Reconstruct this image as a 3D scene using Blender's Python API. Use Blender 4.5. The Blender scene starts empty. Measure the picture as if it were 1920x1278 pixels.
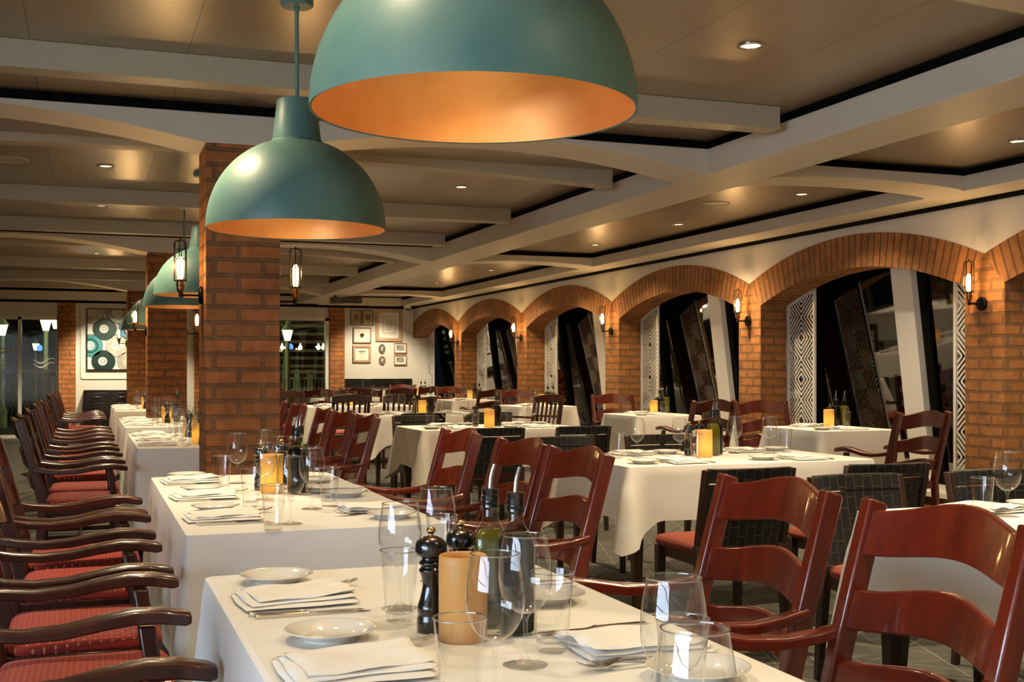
import bpy, bmesh, math, random
from math import sin, cos, pi, radians, sqrt, atan2, acos, tan
from mathutils import Vector, Matrix

scene = bpy.context.scene
COL = scene.collection
R = random.Random(7)

# ---------------------------------------------------------------- camera
CAM_H = 1.23
cam = bpy.data.cameras.new('camera')
cam.sensor_width = 36.0
cam.lens = 2198.0 / 1920.0 * 36.0
cam.shift_y = 0.0282
cam.clip_start = 0.05
cam_o = bpy.data.objects.new('camera', cam)
COL.objects.link(cam_o)
cam_o.location = (0, 0, CAM_H)
cam_o.rotation_euler = (radians(90), 0, radians(-20.0))
scene.camera = cam_o

# ---------------------------------------------------------------- world, exposure
w = bpy.data.worlds.new('night'); scene.world = w
w.use_nodes = True
w.node_tree.nodes['Background'].inputs[0].default_value = (0.10, 0.14, 0.22, 1)
w.node_tree.nodes['Background'].inputs[1].default_value = 0.02
scene.view_settings.view_transform = 'Standard'
scene.view_settings.look = 'None'
scene.view_settings.gamma = 1.0
scene.view_settings.exposure = 0.62
scene.view_settings.use_curve_mapping = False
scene.cycles.use_denoising = True
scene.cycles.max_bounces = 10
scene.cycles.transparent_max_bounces = 24
scene.cycles.transmission_bounces = 8
scene.cycles.sample_clamp_indirect = 3.0
scene.cycles.caustics_reflective = False
scene.cycles.caustics_refractive = False

CEIL = 2.722
BAY = 3.24
WALLX = 6.21
WARM = (1.0, 0.74, 0.42)

def light(kind, name, loc, energy, color=WARM, size=0.05, **kw):
    l = bpy.data.lights.new(name, kind); l.energy = energy; l.color = color
    if kind == 'AREA':
        l.size = size
        if 'size_y' in kw: l.shape = 'RECTANGLE'; l.size_y = kw['size_y']
    else: l.shadow_soft_size = size
    if kind == 'SPOT':
        l.spot_size = kw.get('angle', radians(75)); l.spot_blend = kw.get('blend', 0.6)
    o = bpy.data.objects.new(name, l); COL.objects.link(o); o.location = loc
    if 'rot' in kw: o.rotation_euler = kw['rot']
    return o

# recessed ceiling downlights (the fittings are built with the ceiling)
DOWN = [(2.875, 4.69), (2.86, 6.95 + 0.45), (2.876, 9.11), (2.85, 11.2), (2.85, 14.2), (3.4, 15.5), (2.85, 18.4), (2.85, 21.0),  # the one over the bright far table is added to brighten it
        (0.14, 4.9), (0.14, 9.07), (0.14, 11.26), (0.14, 13.95), (0.14, 15.9), (0.14, 18.3), (0.14, 21.2),
        (1.5, 1.2), (2.875, 2.4), (0.14, 2.3),
        (-1.2, 0.2), (0.2, -1.6), (2.4, -0.6), (2.4, -3.0), (-1.4, -3.2)]  # unseen downlights around and behind the camera, added in place of a fill light
DOWNA = [(5.3, 0.6), (5.3, -2.2), (5.47, 3.6), (5.47, 5.8), (5.47, 8.15), (5.47, 10.25), (5.47, 12.25), (5.47, 14.1), (5.47, 15.9), (5.42, 18.5), (5.42, 20.9)]  # added for brightness: both rear entries and the one by the third window table
for i, (x, y) in enumerate(DOWN):
    # the fittings over the nearest table are dimmed
    light('SPOT', 'downlight_lamp', (x, y, CEIL - 0.012), 40 if abs(x - 0.9) < 1.0 and 0 < y < 4 else (270 if y < 0.5 else (210 if x > 2 and y < 5 else 140)), (1.0, 0.78, 0.49), 0.03, angle=radians(128), blend=1.0)
for i, (x, y) in enumerate(DOWNA):
    light('SPOT', 'downlight_lamp', (x, y, 2.66 - 0.012), 150, (1.0, 0.78, 0.49), 0.03, angle=radians(128), blend=1.0)
# added spots brightening the framed pictures and the painting on the far wall
for x, e in ((5.35, 150), (0.55, 230)):
    o = light('SPOT', 'added_picture_spot', (x, 21.4, 2.62), e, (1.0, 0.86, 0.62), 0.03, angle=radians(85), blend=0.6)
    o.rotation_euler = (radians(32), 0, 0)
# ---------------------------------------------------------------- tagging
def tag(o, label=None, cat=None, group=None, kind=None):
    if label: o['label'] = label
    if cat: o['category'] = cat
    if group: o['group'] = group
    if kind: o['kind'] = kind
    return o

def thing(name, label, cat, loc=(0, 0, 0), rz=0.0, group=None):
    o = bpy.data.objects.new(name, None)
    o.empty_display_size = 0.05
    COL.objects.link(o); o.location = loc; o.rotation_euler = (0, 0, rz)
    return tag(o, label, cat, group)

def kids(o):
    return KID.get(o.name, [])
KID = {}
def adopt(child, parent):
    child.parent = parent
    KID.setdefault(parent.name, []).append(child)

def copy_tree(o, loc=None, rz=None, label=None, group=None, parent=None, sc=None):
    c = o.copy(); COL.objects.link(c)
    if parent is not None: adopt(c, parent)
    if loc is not None: c.location = loc
    if rz is not None: c.rotation_euler = (0, 0, rz)
    if sc is not None: c.scale = sc
    if label: c['label'] = label
    if group: c['group'] = group
    for ch in kids(o): copy_tree(ch, parent=c)
    return c

class Kind:
    """first use moves the prototype itself, later uses copy it with its parts"""
    def __init__(s, maker): s.maker = maker; s.proto = None
    def put(s, loc, rz, label, group=None):
        if s.proto is None:
            s.proto = s.maker(); o = s.proto
            o.location = loc; o.rotation_euler = (0, 0, rz); o['label'] = label
            if group: o['group'] = group
            return o
        return copy_tree(s.proto, loc, rz, label, group)

# ---------------------------------------------------------------- mesh builder
class MB:
    def __init__(s): s.v = []; s.f = []; s.m = []; s.uv = {}
    def add(s, vs, fs, mi=0, mat=None):
        b = len(s.v)
        if mat is not None: vs = [mat @ Vector(p) for p in vs]
        s.v += [tuple(p) for p in vs]
        for f in fs: s.f.append(tuple(b + i for i in f)); s.m.append(mi)
        return s
    def box(s, x0, x1, y0, y1, z0, z1, mi=0, mat=None):
        v = [(x0,y0,z0),(x1,y0,z0),(x1,y1,z0),(x0,y1,z0),(x0,y0,z1),(x1,y0,z1),(x1,y1,z1),(x0,y1,z1)]
        return s.add(v, [(3,2,1,0),(4,5,6,7),(0,1,5,4),(1,2,6,5),(2,3,7,6),(3,0,4,7)], mi, mat)
    def hexa(s, v, mi=0):
        return s.add(v, [(3,2,1,0),(4,5,6,7),(0,1,5,4),(1,2,6,5),(2,3,7,6),(3,0,4,7)], mi)
    def loft(s, rings, mi=0, caps=True, closed=True):
        n = len(rings[0]); vs = [p for r in rings for p in r]; fs = []
        for i in range(len(rings) - 1):
            for j in range(n if closed else n - 1):
                k = (j + 1) % n
                fs.append((i*n+j, i*n+k, (i+1)*n+k, (i+1)*n+j))
        if caps:
            fs.append(tuple(range(n))[::-1]); fs.append(tuple((len(rings)-1)*n + j for j in range(n)))
        return s.add(vs, fs, mi)
    def lathe(s, prof, n=24, mi=0, c=(0, 0, 0), caps=False):
        vs = []; fs = []
        for r, z in prof:
            for j in range(n):
                a = 2*pi*j/n; vs.append((c[0]+r*cos(a), c[1]+r*sin(a), c[2]+z))
        for i in range(len(prof)-1):
            for j in range(n):
                k = (j+1) % n
                fs.append((i*n+j, i*n+k, (i+1)*n+k, (i+1)*n+j))
        if caps:
            fs.append(tuple(range(n))[::-1]); fs.append(tuple((len(prof)-1)*n+j for j in range(n)))
        return s.add(vs, fs, mi)
    def tube(s, pts, r, n=8, mi=0, caps=True):
        pts = [Vector(p) for p in pts]; rings = []
        if not isinstance(r, (list, tuple)): r = [r]*len(pts)
        ref = None
        for i, p in enumerate(pts):
            t = (pts[min(i+1, len(pts)-1)] - pts[max(i-1, 0)]).normalized()
            if ref is None:
                ref = Vector((0, 0, 1)) if abs(t.z) < 0.9 else Vector((1, 0, 0))
            u = (ref - t*ref.dot(t))
            if u.length < 1e-5: u = Vector((1, 0, 0)) - t*t.x
            u.normalize(); v = t.cross(u); ref = u
            rings.append([p + u*(r[i]*cos(2*pi*j/n)) + v*(r[i]*sin(2*pi*j/n)) for j in range(n)])
        return s.loft(rings, mi, caps)
    def sweep(s, pts, sect, mi=0):
        """sect(i) -> (side, up) half sizes; rectangular section, sideways axis given per point"""
        rings = []
        for i, (p, side, up) in enumerate(pts):
            a, b = sect(i) if callable(sect) else sect
            p = Vector(p); side = Vector(side).normalized(); up = Vector(up).normalized()
            rings.append([p + side*a + up*b, p - side*a + up*b, p - side*a - up*b, p + side*a - up*b])
        return s.loft(rings, mi, True)
    def build(s, name, mats, parent=None, smooth=False, bevel=0.0, seg=2, uv=None, angle=40, loc=None):
        me = bpy.data.meshes.new(name); me.from_pydata(s.v, [], s.f); me.update()
        if not isinstance(mats, (list, tuple)): mats = [mats]
        for m in mats: me.materials.append(m)
        for p, mi in zip(me.polygons, s.m): p.material_index = min(mi, len(mats)-1)
        bm = bmesh.new(); bm.from_mesh(me)
        bmesh.ops.recalc_face_normals(bm, faces=bm.faces[:])
        if uv:
            L = bm.loops.layers.uv.new('uv')
            for f in bm.faces:
                n = f.normal
                for lp in f.loops:
                    c = lp.vert.co
                    if callable(uv): lp[L].uv = uv(c, n)
                    elif abs(n.z) > 0.7: lp[L].uv = (c.x, c.y)
                    elif abs(n.x) > abs(n.y): lp[L].uv = (c.y, c.z)
                    else: lp[L].uv = (c.x, c.z)
        bm.to_mesh(me); bm.free()
        o = bpy.data.objects.new(name, me); COL.objects.link(o)
        if loc is not None: o.location = loc
        if smooth:
            for p in me.polygons: p.use_smooth = True
            if smooth == 'auto':
                me.set_sharp_from_angle(angle=radians(angle))
        if bevel:
            b = o.modifiers.new('bevel', 'BEVEL'); b.width = bevel; b.segments = seg; b.limit_method = 'ANGLE'
            b.angle_limit = radians(35); b.harden_normals = False
            for p in me.polygons: p.use_smooth = True
            me.set_sharp_from_angle(angle=radians(50)) if not smooth else None
        if parent is not None: adopt(o, parent)
        return o

def struct(name, mb, mats, **kw):
    o = mb.build(name, mats, **kw); o['kind'] = 'structure'; return o

# ---------------------------------------------------------------- materials
def newmat(name):
    m = bpy.data.materials.new(name); m.use_nodes = True
    nt = m.node_tree; return m, nt, nt.nodes['Principled BSDF']
def pmat(name, color, rough=0.5, metal=0.0, spec=0.5, coat=0.0, coatr=0.05, emis=None, estr=0.0, trans=0.0, sheen=0.0):
    m, nt, b = newmat(name)
    b.inputs['Base Color'].default_value = (*color, 1)
    b.inputs['Roughness'].default_value = rough
    b.inputs['Metallic'].default_value = metal
    b.inputs['Specular IOR Level'].default_value = spec
    b.inputs['Coat Weight'].default_value = coat
    b.inputs['Coat Roughness'].default_value = coatr
    b.inputs['Transmission Weight'].default_value = trans
    b.inputs['Sheen Weight'].default_value = sheen
    if emis: b.inputs['Emission Color'].default_value = (*emis, 1); b.inputs['Emission Strength'].default_value = estr
    return m
def N(nt, t, **kw):
    n = nt.nodes.new(t)
    for k, v in kw.items():
        if k.startswith('i_'): n.inputs[k[2:].replace('_', ' ')].default_value = v
        else: setattr(n, k, v)
    return n
def ramp(nt, a, b, p0=0.0, p1=1.0):
    r = nt.nodes.new('ShaderNodeValToRGB')
    r.color_ramp.elements[0].position = p0; r.color_ramp.elements[0].color = (*a, 1)
    r.color_ramp.elements[1].position = p1; r.color_ramp.elements[1].color = (*b, 1)
    return r
def noisy(name, a, b, scale, rough=0.5, bump=0.0, bscale=None, stretch=(1, 1, 1), detail=4, p0=0.3, p1=0.7, **kw):
    m = pmat(name, a, rough, **kw); nt = m.node_tree; bs = nt.nodes['Principled BSDF']
    tc = N(nt, 'ShaderNodeTexCoord'); mp = N(nt, 'ShaderNodeMapping'); mp.inputs['Scale'].default_value = stretch
    nt.links.new(tc.outputs['Object'], mp.inputs[0])
    nz = N(nt, 'ShaderNodeTexNoise'); nz.inputs['Scale'].default_value = scale; nz.inputs['Detail'].default_value = detail
    nt.links.new(mp.outputs[0], nz.inputs['Vector'])
    r = ramp(nt, a, b, p0, p1); nt.links.new(nz.outputs['Fac'], r.inputs[0]); nt.links.new(r.outputs[0], bs.inputs['Base Color'])
    if bump:
        n2 = N(nt, 'ShaderNodeTexNoise'); n2.inputs['Scale'].default_value = bscale or scale*3; n2.inputs['Detail'].default_value = 6
        nt.links.new(mp.outputs[0], n2.inputs['Vector'])
        bp = N(nt, 'ShaderNodeBump'); bp.inputs['Strength'].default_value = bump; bp.inputs['Distance'].default_value = 0.01
        nt.links.new(n2.outputs['Fac'], bp.inputs['Height']); nt.links.new(bp.outputs[0], bs.inputs['Normal'])
    return m

def brick_mat(name, c1, c2, mortar, bw, rh, off=0.5, ms=0.013):
    m, nt, b = newmat(name)
    uv = N(nt, 'ShaderNodeUVMap'); uv.uv_map = 'uv'
    nz0 = N(nt, 'ShaderNodeTexNoise'); nz0.inputs['Scale'].default_value = 9.0
    mx = N(nt, 'ShaderNodeVectorMath', operation='MULTIPLY_ADD')
    nt.links.new(uv.outputs[0], nz0.inputs['Vector'])
    sb = N(nt, 'ShaderNodeVectorMath', operation='SUBTRACT'); sb.inputs[1].default_value = (0.5, 0.5, 0.5)
    nt.links.new(nz0.outputs['Color'], sb.inputs[0])
    nt.links.new(sb.outputs[0], mx.inputs[0]); mx.inputs[1].default_value = (0.014, 0.010, 0); nt.links.new(uv.outputs[0], mx.inputs[2])
    br = N(nt, 'ShaderNodeTexBrick'); br.offset = off; br.squash = 1.0
    br.inputs['Color1'].default_value = (*c1, 1); br.inputs['Color2'].default_value = (*c2, 1); br.inputs['Mortar'].default_value = (*mortar, 1)
    br.inputs['Scale'].default_value = 1.0; br.inputs['Mortar Size'].default_value = ms; br.inputs['Mortar Smooth'].default_value = 0.25
    br.inputs['Bias'].default_value = 0.0; br.inputs['Brick Width'].default_value = bw; br.inputs['Row Height'].default_value = rh
    nt.links.new(mx.outputs[0], br.inputs['Vector'])
    nz = N(nt, 'ShaderNodeTexNoise'); nz.inputs['Scale'].default_value = 14.0; nz.inputs['Detail'].default_value = 8
    nt.links.new(uv.outputs[0], nz.inputs['Vector'])
    nzb = N(nt, 'ShaderNodeTexNoise'); nzb.inputs['Scale'].default_value = 3.1; nzb.inputs['Detail'].default_value = 2
    nt.links.new(uv.outputs[0], nzb.inputs['Vector'])
    ad = N(nt, 'ShaderNodeMath', operation='ADD'); nt.links.new(nz.outputs['Fac'], ad.inputs[0]); nt.links.new(nzb.outputs['Fac'], ad.inputs[1])
    r = ramp(nt, (0.55, 0.52, 0.5), (1.35, 1.3, 1.25), 0.6, 1.4)
    r.color_ramp.elements[0].position = 0.3; r.color_ramp.elements[1].position = 0.75
    hf = N(nt, 'ShaderNodeMath', operation='MULTIPLY'); hf.inputs[1].default_value = 0.5; nt.links.new(ad.outputs[0], hf.inputs[0])
    nt.links.new(hf.outputs[0], r.inputs[0])
    mul = N(nt, 'ShaderNodeMix', data_type='RGBA', blend_type='MULTIPLY'); mul.inputs['Factor'].default_value = 1.0
    nt.links.new(br.outputs['Color'], mul.inputs['A']); nt.links.new(r.outputs[0], mul.inputs['B'])
    nt.links.new(mul.outputs['Result'], b.inputs['Base Color'])
    b.inputs['Roughness'].default_value = 0.8; b.inputs['Specular IOR Level'].default_value = 0.25
    inv = N(nt, 'ShaderNodeMath', operation='MULTIPLY_ADD'); inv.inputs[1].default_value = -1.0
    nt.links.new(br.outputs['Fac'], inv.inputs[0])
    k = N(nt, 'ShaderNodeMath', operation='MULTIPLY'); k.inputs[1].default_value = 0.45; nt.links.new(nz.outputs['Fac'], k.inputs[0])
    nt.links.new(k.outputs[0], inv.inputs[2])
    bp = N(nt, 'ShaderNodeBump'); bp.inputs['Strength'].default_value = 0.9; bp.inputs['Distance'].default_value = 0.008
    nt.links.new(inv.outputs[0], bp.inputs['Height']); nt.links.new(bp.outputs[0], b.inputs['Normal'])
    return m

M = {}
M['brick'] = brick_mat('red brick', (0.52, 0.185, 0.060), (0.37, 0.155, 0.050), (0.25, 0.130, 0.062), 0.27, 0.088)
M['brick2'] = brick_mat('lamp-warmed brick', (0.46, 0.195, 0.065), (0.35, 0.160, 0.055), (0.24, 0.130, 0.060), 0.24, 0.082)  # wall lamp glow put into the colour, more orange than the pillar brick
M['voussoir'] = brick_mat('arch brick', (0.40, 0.175, 0.062), (0.29, 0.135, 0.050), (0.14, 0.075, 0.032), 0.082, 0.60, 0.0, 0.009)
M['plaster'] = noisy('cream plaster', (0.66, 0.62, 0.54), (0.70, 0.66, 0.58), 3, 0.75)
M['beam'] = noisy('painted beam', (0.68, 0.62, 0.50), (0.71, 0.65, 0.52), 2, 0.5, spec=0.4)
M['rib'] = noisy('ceiling rib paint', (0.45, 0.38, 0.26), (0.48, 0.41, 0.28), 2, 0.42, spec=0.5)
M['black'] = pmat('black paint', (0.003, 0.003, 0.003), 0.8, spec=0.1)
M['blackgloss'] = pmat('black lacquer', (0.008, 0.008, 0.009), 0.18, coat=0.6)
M['white'] = pmat('white paint', (0.78, 0.76, 0.70), 0.45)
M['iron'] = pmat('dark iron', (0.012, 0.011, 0.010), 0.38, metal=0.6)
M['brass'] = pmat('aged brass', (0.30, 0.16, 0.06), 0.3, metal=1.0)
M['gold'] = pmat('polished brass', (0.75, 0.52, 0.22), 0.2, metal=1.0)
M['chrome'] = pmat('steel', (0.62, 0.60, 0.56), 0.16, metal=1.0)
M['china'] = pmat('white china', (0.80, 0.78, 0.72), 0.12, coat=0.5)
M['linen'] = noisy('white linen', (0.80, 0.775, 0.72), (0.84, 0.815, 0.76), 6, 0.85, bump=0.06, bscale=35, spec=0.2, sheen=0.15)
M['napkin'] = noisy('white napkin cotton', (0.82, 0.80, 0.75), (0.86, 0.84, 0.79), 12, 0.9, bump=0.12, bscale=60, spec=0.15)
M['pepper'] = pmat('black lacquered wood', (0.008, 0.007, 0.007), 0.2, coat=0.8, coatr=0.1)
M['darkwood'] = noisy('dark stained wood', (0.030, 0.014, 0.008), (0.055, 0.024, 0.012), 8, 0.35, stretch=(1, 1, 0.15), coat=0.3, coatr=0.2)
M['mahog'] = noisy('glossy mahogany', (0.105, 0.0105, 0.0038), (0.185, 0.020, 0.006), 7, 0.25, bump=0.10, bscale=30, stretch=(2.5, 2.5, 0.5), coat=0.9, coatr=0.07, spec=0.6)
M['mahog2'] = noisy('dark and shaded mahogany', (0.036, 0.008, 0.004), (0.062, 0.012, 0.005), 7, 0.30, bump=0.08, bscale=30, stretch=(2.5, 2.5, 0.5), coat=0.5, coatr=0.10, spec=0.5)  # mahogany darkened for the shade on the left row; slat chairs share it
M['mahog3'] = noisy('satin dark mahogany', (0.060, 0.009, 0.004), (0.105, 0.014, 0.006), 7, 0.32, stretch=(2.5, 2.5, 0.5), coat=0.5, coatr=0.12, spec=0.5)  # same chair wood, darkened for the window and far chairs
M['teal'] = noisy('verdigris enamel', (0.090, 0.195, 0.168), (0.175, 0.285, 0.215), 3.5, 0.45, bump=0.05, bscale=20, detail=6, spec=0.45)
M['copper'] = noisy('copper leaf', (0.70, 0.31, 0.095), (0.82, 0.42, 0.15), 6, 0.42, metal=0.75, detail=6)
M['bulb'] = pmat('filament bulb glow', (1, 0.8, 0.5), 0.3, emis=(1.0, 0.60, 0.20), estr=14.0)
M['lampglow'] = pmat('lit lamp lens', (1, 0.9, 0.7), 0.3, emis=(1.0, 0.74, 0.36), estr=2.6)
M['reflector'] = pmat('downlight reflector', (0.7, 0.55, 0.3), 0.25, metal=1.0)

def glass_thin(name, tint=(0.97, 0.975, 0.97), k=0.85, base=0.035, rough=0.0, p=3.2):
    m, nt, b = newmat(name); nt.nodes.remove(b)
    out = nt.nodes['Material Output']
    tr = N(nt, 'ShaderNodeBsdfTransparent'); tr.inputs[0].default_value = (*tint, 1)
    gl = N(nt, 'ShaderNodeBsdfGlossy'); gl.inputs['Roughness'].default_value = rough; gl.inputs['Color'].default_value = (1, 1, 1, 1)
    lw = N(nt, 'ShaderNodeLayerWeight'); lw.inputs['Blend'].default_value = 0.5
    pw = N(nt, 'ShaderNodeMath', operation='POWER'); pw.inputs[1].default_value = p
    nt.links.new(lw.outputs['Facing'], pw.inputs[0])
    ma = N(nt, 'ShaderNodeMath', operation='MULTIPLY_ADD'); ma.inputs[1].default_value = k; ma.inputs[2].default_value = base
    ma.use_clamp = True
    nt.links.new(pw.outputs[0], ma.inputs[0])
    mx = N(nt, 'ShaderNodeMixShader'); nt.links.new(ma.outputs[0], mx.inputs[0]); nt.links.new(tr.outputs[0], mx.inputs[1]); nt.links.new(gl.outputs[0], mx.inputs[2])
    nt.links.new(mx.outputs[0], out.inputs[0])
    return m
M['glass'] = glass_thin('thin clear glass', base=0.055, p=2.8)
M['rimglass'] = glass_thin('clear glass edge', (0.80, 0.82, 0.80), 0.9, 0.22, p=2.0)
M['thick'] = glass_thin('clear cast glass', (0.98, 0.985, 0.98), 0.75, 0.03, p=2.3)
M['greenglass'] = glass_thin('bottle glass', (0.84, 0.89, 0.82), 0.85, 0.035, p=4.5)
M['windowglass'] = glass_thin('window pane glass', (0.60, 0.62, 0.58), 0.8, 0.045, p=3.0)
M['windowtint'] = glass_thin('tinted ship window glass', (0.20, 0.19, 0.17), 0.75, 0.11, 0.03, p=2.5)
M['oliveoil'] = pmat('olive oil', (0.13, 0.105, 0.004), 0.2, coat=0.3, coatr=0.0)
M['vinegar'] = pmat('dark vinegar', (0.006, 0.005, 0.005), 0.4, spec=0.1)
M['etched'] = pmat('etched lettering', (0.90, 0.92, 0.86), 0.8)

def seat_fabric(name, base, dark, light, sx, sy):
    m, nt, b = newmat(name)
    tc = N(nt, 'ShaderNodeTexCoord'); sp = N(nt, 'ShaderNodeSeparateXYZ'); nt.links.new(tc.outputs['Object'], sp.inputs[0])
    def wave(out, f, ph=0.0):
        mu = N(nt, 'ShaderNodeMath', operation='MULTIPLY_ADD'); mu.inputs[1].default_value = f; mu.inputs[2].default_value = ph
        nt.links.new(out, mu.inputs[0]); s = N(nt, 'ShaderNodeMath', operation='SINE'); nt.links.new(mu.outputs[0], s.inputs[0]); return s.outputs[0]
    a = wave(sp.outputs['X'], sx); c = wave(sp.outputs['Y'], sy)
    g = N(nt, 'ShaderNodeMath', operation='MULTIPLY'); nt.links.new(a, g.inputs[0]); nt.links.new(c, g.inputs[1])
    r1 = ramp(nt, dark, base, 0.25, 0.6)
    h = N(nt, 'ShaderNodeMath', operation='MULTIPLY_ADD'); h.inputs[1].default_value = 0.5; h.inputs[2].default_value = 0.5; nt.links.new(a, h.inputs[0])
    nt.links.new(h.outputs[0], r1.inputs[0])
    gt = N(nt, 'ShaderNodeMath', operation='GREATER_THAN'); gt.inputs[1].default_value = 0.80; nt.links.new(g.outputs[0], gt.inputs[0])
    mx = N(nt, 'ShaderNodeMix', data_type='RGBA'); nt.links.new(gt.outputs[0], mx.inputs['Factor']); nt.links.new(r1.outputs[0], mx.inputs['A'])
    mx.inputs['B'].default_value = (*light, 1)
    nt.links.new(mx.outputs['Result'], b.inputs['Base Color']); b.inputs['Roughness'].default_value = 0.8; b.inputs['Sheen Weight'].default_value = 0.05
    return m
M['redfab'] = seat_fabric('red patterned upholstery', (0.36, 0.024, 0.010), (0.20, 0.011, 0.006), (0.55, 0.20, 0.09), 330, 210)
M['rustfab'] = seat_fabric('rust striped upholstery', (0.27, 0.034, 0.012), (0.15, 0.015, 0.007), (0.42, 0.14, 0.05), 300, 9000)

def leather():
    m, nt, b = newmat('woven black leather')
    tc = N(nt, 'ShaderNodeTexCoord'); sp = N(nt, 'ShaderNodeSeparateXYZ'); nt.links.new(tc.outputs['Object'], sp.inputs[0])
    cb = N(nt, 'ShaderNodeCombineXYZ'); nt.links.new(sp.outputs['X'], cb.inputs[1]); nt.links.new(sp.outputs['Z'], cb.inputs[0])
    br = N(nt, 'ShaderNodeTexBrick'); br.offset = 0.5
    br.inputs['Color1'].default_value = (0.009, 0.009, 0.008, 1); br.inputs['Color2'].default_value = (0.011, 0.0105, 0.009, 1)
    br.inputs['Mortar'].default_value = (0.085, 0.072, 0.048, 1); br.inputs['Scale'].default_value = 1.0
    br.inputs['Mortar Size'].default_value = 0.0016; br.inputs['Brick Width'].default_value = 0.084; br.inputs['Row Height'].default_value = 0.042
    br.inputs['Mortar Smooth'].default_value = 0.4
    nt.links.new(cb.outputs[0], br.inputs['Vector']); nt.links.new(br.outputs['Color'], b.inputs['Base Color'])
    b.inputs['Roughness'].default_value = 0.42
    bp = N(nt, 'ShaderNodeBump'); bp.inputs['Strength'].default_value = 0.6; bp.inputs['Distance'].default_value = 0.004; bp.invert = True
    nt.links.new(br.outputs['Fac'], bp.inputs['Height']); nt.links.new(bp.outputs[0], b.inputs['Normal'])
    return m
M['leather'] = leather()

def candle_mat(name, strength):
    m, nt, b = newmat(name)
    tc = N(nt, 'ShaderNodeTexCoord'); sp = N(nt, 'ShaderNodeSeparateXYZ'); nt.links.new(tc.outputs['Object'], sp.inputs[0])
    b.inputs['Base Color'].default_value = (0.66, 0.33, 0.09, 1); b.inputs['Roughness'].default_value = 0.45
    b.inputs['Subsurface Weight'].default_value = 0.0
    if strength:
        # a flame-coloured lamp glows inside the wax, strongest about a third of the way up
        s1 = N(nt, 'ShaderNodeMath', operation='SUBTRACT'); s1.inputs[1].default_value = 0.060; nt.links.new(sp.outputs['Z'], s1.inputs[0])
        s2 = N(nt, 'ShaderNodeMath', operation='MULTIPLY'); nt.links.new(s1.outputs[0], s2.inputs[0]); nt.links.new(s1.outputs[0], s2.inputs[1])
        s3 = N(nt, 'ShaderNodeMath', operation='MULTIPLY'); s3.inputs[1].default_value = -420.0; nt.links.new(s2.outputs[0], s3.inputs[0])
        s4 = N(nt, 'ShaderNodeMath', operation='EXPONENT'); nt.links.new(s3.outputs[0], s4.inputs[0])
        s5 = N(nt, 'ShaderNodeMath', operation='MULTIPLY_ADD'); s5.inputs[1].default_value = strength; s5.inputs[2].default_value = strength*0.22
        nt.links.new(s4.outputs[0], s5.inputs[0])
        b.inputs['Emission Color'].default_value = (1.0, 0.46, 0.03, 1); nt.links.new(s5.outputs[0], b.inputs['Emission Strength'])
    return m
M['candle'] = candle_mat('glowing candle wax', 0.42)
M['candle_off'] = candle_mat('amber candle wax', 0.0)

def floor_mat():
    m, nt, b = newmat('slate patterned carpet')
    tc = N(nt, 'ShaderNodeTexCoord')
    def lines(angle, freq, width, ph=0.0, wob=0.0):
        mp = N(nt, 'ShaderNodeMapping'); mp.inputs['Rotation'].default_value = (0, 0, radians(angle)); nt.links.new(tc.outputs['Object'], mp.inputs[0])
        sp = N(nt, 'ShaderNodeSeparateXYZ'); nt.links.new(mp.outputs[0], sp.inputs[0])
        mu = N(nt, 'ShaderNodeMath', operation='MULTIPLY_ADD'); mu.inputs[1].default_value = freq; mu.inputs[2].default_value = ph; nt.links.new(sp.outputs['X'], mu.inputs[0])
        fr = N(nt, 'ShaderNodeMath', operation='FRACT'); nt.links.new(mu.outputs[0], fr.inputs[0])
        lt = N(nt, 'ShaderNodeMath', operation='LESS_THAN'); lt.inputs[1].default_value = width*freq; nt.links.new(fr.outputs[0], lt.inputs[0])
        return lt.outputs[0]
    def mx(a, bb): 
        n = N(nt, 'ShaderNodeMath', operation='MAXIMUM'); nt.links.new(a, n.inputs[0]); nt.links.new(bb, n.inputs[1]); return n.outputs[0]
    light_ = mx(mx(lines(18, 5.5, 0.0045), lines(-38, 4.3, 0.0045, .3)), mx(lines(62, 2.1, 0.004, .6), lines(100, 3.1, 0.004, .2)))
    dark_ = mx(lines(40, 1.15, 0.014, .2), mx(lines(-55, 0.9, 0.014, .5), lines(5, 0.8, 0.012)))
    nz = N(nt, 'ShaderNodeTexNoise'); nz.inputs['Scale'].default_value = 220; nt.links.new(tc.outputs['Object'], nz.inputs['Vector'])
    r = ramp(nt, (0.040, 0.040, 0.034), (0.085, 0.083, 0.070), .35, .7); nt.links.new(nz.outputs['Fac'], r.inputs[0])
    m1 = N(nt, 'ShaderNodeMix', data_type='RGBA'); nt.links.new(light_, m1.inputs['Factor']); nt.links.new(r.outputs[0], m1.inputs['A']); m1.inputs['B'].default_value = (0.22, 0.21, 0.17, 1)
    m2 = N(nt, 'ShaderNodeMix', data_type='RGBA'); nt.links.new(dark_, m2.inputs['Factor']); nt.links.new(m1.outputs['Result'], m2.inputs['A']); m2.inputs['B'].default_value = (0.010, 0.010, 0.010, 1)
    nt.links.new(m2.outputs['Result'], b.inputs['Base Color']); b.inputs['Roughness'].default_value = 0.75
    return m
M['floor'] = floor_mat()

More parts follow.
